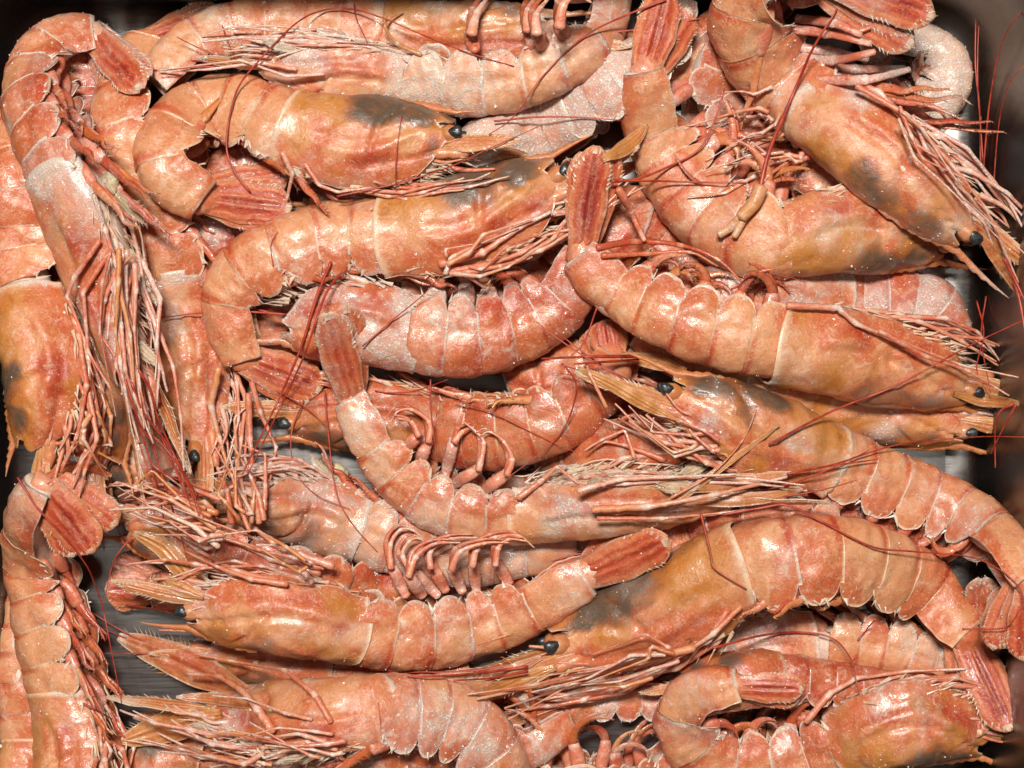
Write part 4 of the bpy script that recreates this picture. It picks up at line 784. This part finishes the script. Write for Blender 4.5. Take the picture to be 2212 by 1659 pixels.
def leaf(key, pts, hw_px, name='antennal_scale', mat=None, yel=.7, red=.1, frost=.25, lift=.001, teeth=True, cup=.25, pointed=.75):
    """a bladed plate laid over the pile along pts, widest in the middle"""
    hw_px = hw_px * .74; red = red + .22; rg = np.random.default_rng(int(pts[0][0] * 3 + pts[0][1])); nu, nv = 34, 17
    p, L = spline(pts, nu); T = np.gradient(p, axis=0); T /= np.linalg.norm(T, axis=1)[:, None]; N = np.stack([-T[:, 1], T[:, 0]], -1)
    u = np.linspace(0, 1, nu); v = np.linspace(-1, 1, nv)
    wd = hw_px * (.40 + .60 * sst(0, .45, u)) * np.sqrt(np.maximum(0, 1 - np.clip((u - (1 - pointed)) / pointed, 0, .98) ** 2))
    q = p[:, None] + N[:, None] * (wd[:, None] * v[None])[..., None]
    z = hm_get(p[:, 0], p[:, 1], 1); z = gsmooth(np.maximum(z, gsmooth(z, 5)), 5) + lift
    zz = z[:, None] - cup * S * wd[:, None] * v[None] ** 2 + .12 * S * hw_px * (np.exp(-((v - .2) / .08) ** 2) - .8 * np.exp(-((v + .1) / .08) ** 2))[None] * sst(0, .1, u)[:, None]
    P = px2w(q[..., 0], q[..., 1], zz); P = P + Noise(int(rg.integers(1e6)))(P, 700)[..., None] * np.array([0, 0, .0005])
    V, F, n = sheet(P, .0004); eg = np.maximum(sst(.75, 1, np.abs(v))[None] * np.ones((nu, 1)), sst(.88, 1, u)[:, None] * np.ones((1, nv)))
    A_ = attr(nu * nv, u[:, None] * np.ones((1, nv)), (v * .5 + .5)[None] * np.ones((nu, 1)), eg * .8, frost); B_ = attr(nu * nv, red + .25 * (1 - np.abs(v))[None] * np.ones((nu, 1)), yel, 0, rg.uniform(0, 3))
    o = mesh_obj(name, V, F, mat or M_scale, PRAWNS[key]['root'], np.vstack([A_, A_]), np.vstack([B_, B_])); hm_add(P)
    if teeth:
        nb = 34; iu = np.clip((rg.uniform(.5, 1, nb) * (nu - 1)).astype(int), 0, nu - 1); sg = np.where(rg.uniform(size=nb) < .8, 1, -1); iv = np.where(iu > nu - 4, rg.integers(0, nv, nb), np.where(sg > 0, nv - 1, 0))
        b0 = P[iu, iv]; c0 = P[iu, nv // 2]; tv = P[np.minimum(iu + 1, nu - 1), nv // 2] - P[np.maximum(iu - 1, 0), nv // 2]; tv /= np.linalg.norm(tv, axis=1)[:, None] + 1e-9
        out = (b0 - c0); out /= np.linalg.norm(out, axis=1)[:, None] + 1e-6; out = out * .8 + tv * .9 + rg.normal(0, .15, (nb, 3)); out /= np.linalg.norm(out, axis=1)[:, None]
        ln = hw_px * S * rg.uniform(.25, .6, nb); tips = b0 + out * ln[:, None]; hw = tv * (hw_px * S * .05); b0 = b0 - out * .0008; up = np.array([0, 0, .0003])
        V = np.stack([b0 + hw, b0 - hw, b0 + up, tips], 1).reshape(-1, 3); k = np.arange(nb)[:, None] * 4
        mesh_obj('bristles', V, [np.vstack([k + [[0, 2, 3]], k + [[2, 1, 3]], k + [[1, 0, 3]], k + [[0, 1, 2]]])], M_membrane, o, attr(len(V), 0, 0, .3, frost), attr(len(V), .3, .5, 0, 0), smooth=False)['kind'] = 'stuff'

# blades in front of the heads that stand out
leaf('P', [(540, 1500), (430, 1448), (340, 1408), (255, 1375)], 54, red=.45, yel=.2)
leaf('P', [(480, 1545), (400, 1560), (330, 1580), (262, 1602)], 50, red=.2, yel=.6)
leaf('P', [(560, 1530), (470, 1510), (380, 1505)], 18, red=.4, yel=.3)
leaf('M', [(430, 1275), (390, 1225), (350, 1180), (288, 1150)], 34, yel=1.0, red=0)
leaf('M', [(440, 1290), (390, 1270), (330, 1245)], 24, yel=.7, red=0)
leaf('K', [(1470, 1060), (1560, 1045), (1640, 1035), (1712, 1022)], 26, yel=.5, red=.15, frost=.5)
leaf('K', [(1470, 1085), (1570, 1080), (1650, 1075), (1730, 1060)], 22, yel=.5, red=.25, frost=.4)
leaf('L', [(1460, 910), (1390, 870), (1330, 835), (1248, 795)], 22, yel=.9, red=.1, frost=.1)
leaf('L', [(1480, 800), (1430, 785), (1380, 775), (1340, 768)], 24, yel=.8, red=.1, frost=.2)
leaf('D', [(1300, 345), (1340, 325), (1372, 300), (1398, 268)], 24, yel=1.0, red=0, frost=.1)
leaf('N', [(1200, 1440), (1130, 1465), (1080, 1485), (1020, 1505)], 24, yel=.8, red=.1, frost=.2)
leaf('N', [(1170, 1420), (1110, 1445), (1060, 1460)], 18, yel=.5, red=.2, frost=.4)
leaf('A', [(262, 800), (280, 850), (298, 890), (318, 938)], 24, yel=.5, red=.3, frost=.3)
leaf('I', [(2060, 850), (2110, 862), (2160, 868), (2208, 872)], 20, yel=.7, red=.3, frost=.2)
leaf('E', [(2110, 500), (2150, 550), (2180, 595), (2205, 640)], 22, yel=.5, red=.3, frost=.2)
leaf('O', [(95, 1030), (140, 1012), (190, 1012), (242, 1028)], 20, name='uropod', mat=M_fan, yel=.5, red=.2, frost=.2)
# explicit limbs that stand out in the photograph
limb('M', [(690, 1240), (581, 1205), (492, 1162), (417, 1107), (318, 1049), (298, 995)], 11, .35, yel=.5)
limb('M', [(600, 1255), (513, 1236), (427, 1188), (342, 1130), (274, 1099)], 11, .35)
limb('M', [(700, 1225), (620, 1210), (540, 1180), (440, 1150), (376, 1138)], 11, .45)
limb('M', [(720, 1222), (650, 1200), (590, 1172), (530, 1126)], 14, .6)
limb('M', [(620, 1262), (540, 1250), (470, 1225), (400, 1190)], 10, .4)
limb('R', [(472, 795), (455, 878), (475, 950), (498, 1030)], 12, .6, yel=.9, red=0)
limb('R', [(535, 1110), (512, 1000), (506, 902), (545, 868)], 9, .4, yel=.7, red=.1)
limb('R', [(544, 825), (561, 888), (597, 967), (570, 1105)], 9, .4, red=.4)
limb('R', [(536, 850), (540, 950), (552, 1080)], 11, .7, red=.5)
limb('R', [(500, 1130), (490, 1060), (470, 1010)], 11, .6, red=.3)
limb('R', [(560, 1130), (548, 1050), (528, 985)], 10, .6, red=.3)
limb('AF', [(470, 1110), (400, 1080), (330, 1085), (270, 1110)], 9, .4, red=.6)
limb('AF', [(460, 1140), (380, 1120), (300, 1075)], 8, .4, red=.5)
limb('AF', [(215, 840), (240, 900), (235, 980)], 9, .5, yel=.8, red=0)
limb('AF', [(190, 820), (175, 880), (200, 930), (240, 950)], 8, .5, yel=.8, red=0)
limb('S', [(120, 958), (170, 955), (210, 945)], 6, .5, yel=.6)
limb('A', [(215, 520), (160, 600), (145, 640), (185, 740), (225, 850)], 9, .5, red=.3)
limb('A', [(240, 540), (180, 630), (190, 760), (245, 850)], 9, .5, red=.4)
limb('A', [(260, 560), (225, 650), (215, 720), (270, 800)], 9, .5, red=.4)
limb('A', [(280, 600), (262, 690), (250, 790), (310, 930)], 9, .5, red=.4)
limb('K', [(1120, 1075), (1169, 1039), (1203, 1008), (1250, 1045)], 11, .45, yel=.3)
limb('K', [(1436, 993), (1350, 962), (1309, 953), (1265, 975)], 9, .4, red=.4)
limb('K', [(1371, 990), (1350, 929), (1300, 950), (1262, 973)], 7, .5, red=.3)
leaf('K', [(1330, 1110), (1456, 1080), (1524, 1035), (1610, 972), (1684, 918)], 12, yel=.9, red=.1, frost=.1, teeth=False)
limb('K', [(1450, 1075), (1535, 1025), (1603, 953), (1634, 885)], 5, .4, name='antennule', mat=M_scale, yel=.3, red=.6)
limb('K', [(1290, 1120), (1430, 1120), (1560, 1108), (1660, 1095)], 7, .5, red=.5)
limb('K', [(1280, 1100), (1400, 1095), (1540, 1070), (1700, 1030)], 12, .5, yel=.5, red=.1)
limb('K', [(1250, 1060), (1340, 1035), (1450, 1030), (1590, 1025)], 9, .5, yel=.4, red=.0, frost=.6)
limb('P', [(715, 1560), (680, 1500), (616, 1448), (500, 1428), (424, 1413)], 10, .45, red=.3)
limb('P', [(590, 1580), (555, 1530), (523, 1492), (475, 1461), (404, 1455)], 14, .6, red=.3, yel=.5)
limb('I', [(1290, 535), (1370, 522), (1470, 530), (1550, 560), (1605, 612)], 11, .5, name='swimmeret_blade', mat=M_fan, flat=.5, red=.3, frost=.1)
limb('I', [(1300, 552), (1400, 548), (1490, 545), (1550, 575)], 9, .5, name='swimmeret_blade', mat=M_fan, flat=.5, red=.1, frost=.1)
limb('I', [(1335, 408), (1362, 455), (1392, 520)], 13, .7, red=.3)
limb('I', [(1700, 660), (1810, 665), (1850, 700), (1950, 740), (2080, 790), (2200, 815)], 11, .35, yel=.4)
limb('I', [(1900, 715), (2000, 770), (2090, 800), (2180, 855)], 9, .4, red=.6)
limb('D', [(950, 570), (1043, 545), (1121, 492), (1190, 458)], 13, .6, red=.1)
limb('D', [(960, 590), (1060, 570), (1130, 545), (1180, 512)], 11, .5, red=.2)
limb('D', [(1000, 590), (1080, 575), (1150, 555)], 9, .5, yel=.5)
limb('N', [(1570, 1320), (1530, 1385), (1440, 1420), (1280, 1465), (1090, 1530)], 10, .45, red=.4)
limb('N', [(1600, 1310), (1540, 1370), (1420, 1450), (1340, 1480), (1160, 1545)], 9, .4, red=.2, yel=.5)
limb('N', [(1500, 1400), (1380, 1430), (1240, 1465), (1030, 1510)], 12, .45, red=.0, yel=.7)
limb('N', [(1440, 1400), (1300, 1445), (1150, 1480), (1010, 1500)], 9, .4, red=.4)
limb('E', [(1830, 168), (1900, 200), (2010, 320), (2070, 400), (2140, 470), (2190, 600)], 11, .4, red=.3)
limb('E', [(1850, 185), (1960, 250), (2060, 360), (2130, 450), (2200, 610)], 9, .4, red=.2)
limb('E', [(1880, 60), (1850, 70), (1865, 125)], 6, .5)
limb('C', [(660, 355), (690, 400), (730, 415), (800, 405)], 8, .5, red=.2)
limb('C', [(610, 330), (632, 375), (620, 430)], 10, .5, yel=.4)
limb('Q', [(1740, 1560), (1790, 1500), (1850, 1465), (1960, 1450), (2090, 1445)], 11, .5, red=.1)
limb('BB', [(640, 150), (560, 135), (450, 150), (345, 155)], 7, .5, yel=.5, frost=.7)
limb('BB', [(700, 160), (620, 165), (520, 130), (340, 152)], 6, .5, frost=.8)
limb('BB', [(910, 118), (860, 95), (832, 60), (840, 40), (870, 25)], 7, .6, name='antennule', mat=M_scale, yel=.9, red=0)
limb('L', [(1430, 930), (1370, 895), (1340, 905), (1420, 960), (1480, 990)], 7, .5, red=.5)
limb('J', [(1310, 880), (1275, 810), (1250, 740)], 6, .6, yel=.6, red=0)

# swimming legs that stand up clear of the bellies: thick joint, then curled blades
SW = {'M': ([(878, 1288), (848, 1226)], [(844, 1228), (834, 1171), (855, 1138), (882, 1138), (906, 1158)], [(947, 1288), (899, 1239)], [(896, 1244), (861, 1195), (875, 1162), (900, 1157), (916, 1180)],
            [(964, 1278), (933, 1222)], [(930, 1228), (922, 1181), (967, 1157), (1022, 1154)], [(1029, 1276), (1022, 1216)], [(1020, 1224), (1022, 1178), (1060, 1154), (1111, 1150), (1145, 1176)],
            [(1101, 1262), (1073, 1215)], [(1070, 1222), (1067, 1178), (1090, 1158), (1130, 1162)], [(915, 1290), (880, 1240)], [(882, 1246), (890, 1195), (930, 1168), (985, 1165)], [(1000, 1280), (975, 1225)], [(975, 1232), (985, 1185), (1040, 1166), (1090, 1165)]),
      'K': ([(899, 1018), (926, 948)], [(926, 955), (918, 905), (880, 878), (850, 882), (834, 905)], [(858, 985), (906, 938)], [(905, 942), (880, 905), (850, 896)], [(961, 1030), (981, 948)], [(981, 955), (990, 925), (1015, 915)],
            [(974, 1050), (1036, 1012)], [(1034, 1016), (1036, 950), (1018, 925), (1000, 910)], [(1036, 1066), (1097, 1022)], [(1095, 1026), (1097, 985), (1080, 948), (1049, 926), (1028, 934)]),
      'BB': ([(1026, 135), (1016, 92)], [(1018, 100), (1022, 45), (1052, 5)], [(1162, 150), (1140, 82)], [(1141, 92), (1132, 41), (1159, -2)], [(1231, 122), (1206, 76)], [(1208, 86), (1208, 30), (1238, 7), (1268, 24)], [(1180, 140), (1160, 95)], [(1160, 100), (1150, 50), (1176, 15)])}
for k_, rows in SW.items():
    for q, p_ in enumerate(rows):
        if k_ == 'BB': p_ = [(x, y - 26) for x, y in p_]
        if q % 2 == 0: limb(k_, p_, 25 if k_ != 'BB' else 30, .72, name='swimmeret', flat=.6, yel=.1, red=.25, frost=.45)
        else:
            for dx_, dy_ in ((0, 0), (9, 7)):
                limb(k_, [(x + dx_ * (i_ > 0), y + dy_ * (i_ > 0)) for i_, (x, y) in enumerate(p_)], 11.5 if k_ != 'BB' else 19, .25, name='swimmeret_blade', mat=M_fan if dx_ == 0 else M_limb, flat=.5, yel=.35, red=.15, frost=.35)
for p_ in ([(1700, 62), (1790, 72), (1880, 95)], [(1705, 100), (1790, 110), (1875, 128)], [(1745, 142), (1850, 150), (1955, 146)], [(1765, 172), (1870, 172), (1965, 150)], [(1720, 40), (1800, 50), (1860, 75)], [(1720, 120), (1800, 130), (1890, 112)]):
    limb('E', p_, 22, .5, name='swimmeret', flat=.55, yel=.1, red=.5, frost=.55)
rt = np.random.default_rng(77)
for k_, x0, y0, dx, dy, cnt in (('AF', 455, 1120, -170, -60, 9), ('F5', 470, 1150, -190, -20, 8), ('R', 545, 1120, -20, -230, 7), ('M', 660, 1235, -250, -110, 5), ('F3', 215, 900, 10, 110, 6), ('AB', 560, 1630, -240, 10, 8), ('P', 700, 1600, -280, -30, 8), ('N', 1450, 1420, -330, 100, 6), ('D', 980, 585, 190, -90, 6), ('A', 265, 560, 20, 330, 8), ('E', 1960, 270, 200, 260, 5), ('X', 1690, 250, -170, 60, 7), ('X', 1700, 330, -180, 40, 6), ('L', 1520, 960, -200, -60, 6)):
    for q in range(cnt):
        a = np.array([x0, y0]) + rt.normal(0, 22, 2); b_ = a + np.array([dx, dy]) * rt.uniform(.5, 1.05) + rt.normal(0, 26, 2); m_ = (a + b_) / 2 + rt.normal(0, 22, 2)
        limb(k_, [tuple(a), tuple(a * .6 + m_ * .4 + rt.normal(0, 9, 2)), tuple(m_), tuple(b_)], rt.uniform(5, 10), .35, yel=rt.uniform(0, .9), red=rt.uniform(0, .6), frost=rt.uniform(.2, .7))
# whiskers still attached to a head
ANT = [
 ('A', [(284, 826), (308, 888), (369, 970), (410, 1059), (430, 1115)], 4.5), ('A', [(300, 800), (325, 843), (342, 905), (376, 980), (425, 1070)], 4.5),
 ('A', [(270, 820), (310, 930), (380, 1010), (415, 1100)], 3.5), ('A', [(310, 930), (350, 960), (400, 1030), (440, 1120)], 3.5),
 ('D', [(1320, 393), (1378, 386), (1446, 359), (1507, 325), (1541, 267), (1565, 191)], 4.5), ('D', [(1320, 390), (1420, 391), (1520, 394), (1612, 395)], 4),
 ('K', [(1661, 960), (1798, 888), (1935, 833), (2092, 748), (2214, 690)], 4), ('K', [(1712, 1021), (1798, 1004), (1942, 960), (2106, 944), (2214, 944)], 3),
 ('K', [(1700, 1024), (1764, 1011), (1897, 992)], 4),
 ('L', [(1380, 770), (1300, 770), (1230, 772), (1170, 775)], 6), ('L', [(1380, 778), (1300, 782), (1240, 786)], 5), ('L', [(1214, 785), (1241, 820), (1244, 854), (1220, 922), (1173, 974), (1097, 1032)], 3),
 ('N', [(1140, 1440), (1050, 1452), (960, 1460), (880, 1462)], 5), ('N', [(1140, 1450), (1060, 1465), (980, 1470)], 5),
 ('N', [(1540, 1400), (1644, 1373), (1730, 1366), (1798, 1379), (1836, 1420), (1849, 1468), (1856, 1499)], 4),
 ('E', [(2190, 600), (2205, 660), (2214, 720)], 6), ('E', [(2170, 560), (2195, 610), (2214, 650)], 6),
 ('E', [(2145, 417), (2157, 274), (2178, 185), (2214, 140)], 3), ('E', [(2123, 385), (2128, 320), (2140, 205), (2167, 85), (2214, 14)], 3.5), ('E', [(2119, 380), (2116, 239), (2107, 137), (2109, -5)], 4),
 ('E', [(2125, 380), (2120, 300), (2112, 180), (2114, 60), (2122, -5)], 3),
 ('I', [(2190, 872), (2160, 890), (2150, 930), (2150, 1010)], 4), ('I', [(2195, 875), (2175, 910), (2140, 980)], 4),
 ('W', [(2110, 650), (2125, 720), (2110, 800), (2140, 860)], 3), ('W', [(2130, 640), (2120, 730), (2140, 850)], 3),
 ('O', [(38, 1032), (60, 1065), (82, 1099), (137, 1157), (185, 1219), (205, 1263), (222, 1314), (236, 1383), (246, 1434), (263, 1520)], 3.5),
]
for k, p, r in ANT: strand(k, p, r, .6)
LOOSE = [
 ([(540, 415), (506, 369), (489, 308), (510, 200), (560, 130), (640, 50), (700, 22), (760, 20), (830, 40), (900, 70), (1000, 110), (1110, 143)], 3.5, 'red whisker arching from the curled orange prawn up over the frosted prawn'),
 ([(1439, 0), (1357, 31), (1262, 79), (1173, 164), (1108, 253), (1056, 291)], 3.5, 'red whisker slanting over the white-frosted belly-up prawn beside the upright broad tail'),
 ([(1068, 262), (1155, 253), (1241, 253), (1344, 260)], 3.5, 'straight red whisker over the frosted tip behind the dark-stained snout'),
 ([(728, 424), (855, 397), (967, 362), (1070, 315), (1162, 274)], 3, 'straight red whisker along the back of the hook-shaped peach prawn'),
 ([(855, 410), (856, 342), (867, 246)], 2.2, 'short thin whisker upright on the yellow and black stained head'),
 ([(715, 566), (684, 642), (650, 751), (598, 871), (523, 1025)], 5, 'thick dark red whisker crossing the hook-shaped prawn tail'),
 ([(749, 577), (704, 635), (660, 760), (606, 878), (535, 1025)], 4, 'dark red whisker running close beside the thick one over the hooked tail'),
 ([(656, 864), (629, 939), (639, 1018), (684, 1069), (756, 1100)], 2.5, 'thin looping whisker over the glossy grey-brown prawn'),
 ([(701, 843), (708, 922), (725, 1059), (760, 1130), (815, 1192)], 3, 'red whisker running down beside the upright orange tail base'),
 ([(600, 845), (660, 880), (710, 925)], 3, 'short dark whisker below the hooked tail fan'),
 ([(1289, 666), (1262, 738), (1234, 768)], 3, 'short red whisker at the frost-speckled prawn tip'),
 ([(810, 844), (848, 849), (899, 844), (967, 820)], 2.5, 'curved dark whisker at the lower edge of the frost-speckled prawn'),
 ([(930, 820), (930, 871), (937, 940), (947, 1018)], 3, 'red whisker hanging down through the curled swimming legs'),
 ([(981, 864), (1070, 895), (1173, 946), (1244, 977)], 2.5, 'thin whisker slanting across the brown shaded prawn'),
 ([(783, 748), (858, 683), (913, 638), (950, 597)], 2.5, 'thin whisker slanting over the grey head of the frost-speckled prawn'),
 ([(1560, 1112), (1640, 1098), (1702, 1092), (1781, 1130), (1884, 1181), (1969, 1191), (2089, 1202), (2157, 1229), (2202, 1270), (2214, 1310)], 4, 'long red whisker snaking over the back of the broad glossy prawn'),
 ([(1514, 1109), (1535, 1195), (1545, 1229), (1613, 1273)], 4, 'bent dark whisker over the white flesh gap of the broad glossy prawn'),
 ([(2079, 1359), (2140, 1359), (2178, 1352), (2205, 1314)], 3, 'short curved whisker above the dangling tail fan'),
 ([(1853, 1383), (1880, 1350), (1894, 1338)], 3.5, 'stubby whisker on the small brown-headed prawn'),
 ([(284, 1160), (246, 1212), (226, 1297)], 3, 'curved whisker beside the ragged spread red tail'),
 ([(274, 1307), (330, 1315), (386, 1328)], 3, 'whisker over the bare patch of tray floor'),
 ([(180, 1520), (215, 1538), (245, 1555)], 4, 'short dark whisker lying on the long pale prawn'),
 ([(1580, 625), (1650, 597), (1700, 598), (1740, 610)], 3, 'short whisker in the gap above the red-cheeked prawn'),
 ([(480, 55), (492, 90), (510, 130)], 2, 'short hair-thin whisker on the hanging pink plates'),
 ([(765, 8), (770, 40), (800, 105)], 2, 'hair-thin whisker over the yellow head behind the white-frosted prawn'),
 ([(728, 92), (800, 96), (880, 108)], 2.2, 'thin level whisker below the yellow head behind the white-frosted prawn'),
 ([(590, 575), (585, 530), (600, 500)], 2, 'hair-thin bristle on the peach back of the hook-shaped prawn'),
]
for p, r, lb in LOOSE: strand(None, p, r, .55, label=lb)

# broken-off whisker with its pale joint, lying on the prawn with the broad tail
def broken_whisker():
    P, r = lay([(1641, 410), (1661, 328), (1695, 246), (1730, 164), (1757, 103), (1808, 20)], 5.5, .35)
    t = bpy.data.objects.new('broken_antenna', None); col.objects.link(t); t.location = P[0]; t['_base'] = tuple(P[0])
    tag(t, 'broken-off red whisker with a pale yellow joint lying on the broad-tailed prawn', 'antenna')
    tb = tube(P, r, sides=7); mesh_obj('whisker', tb[0], tb[1], M_ant, t)
    for pts, rp in (([(1643, 405), (1628, 440), (1600, 470)], 17), ([(1605, 462), (1580, 490), (1552, 508)], 11), ([(1608, 470), (1592, 500), (1585, 512)], 9)):
        Q, rq = lay(pts, rp, .8); Q[:, 2] += .001; tb = tube(Q, rq, rq * .7, sides=9); n = len(tb[0])
        mesh_obj('joint', tb[0], tb[1], M_scale, t, attr(n, 0, 0, .5, .3), attr(n, .05, .8, 0, 1.0))
broken_whisker()
for o in bpy.data.objects:
    if '_base' in o: del o['_base']
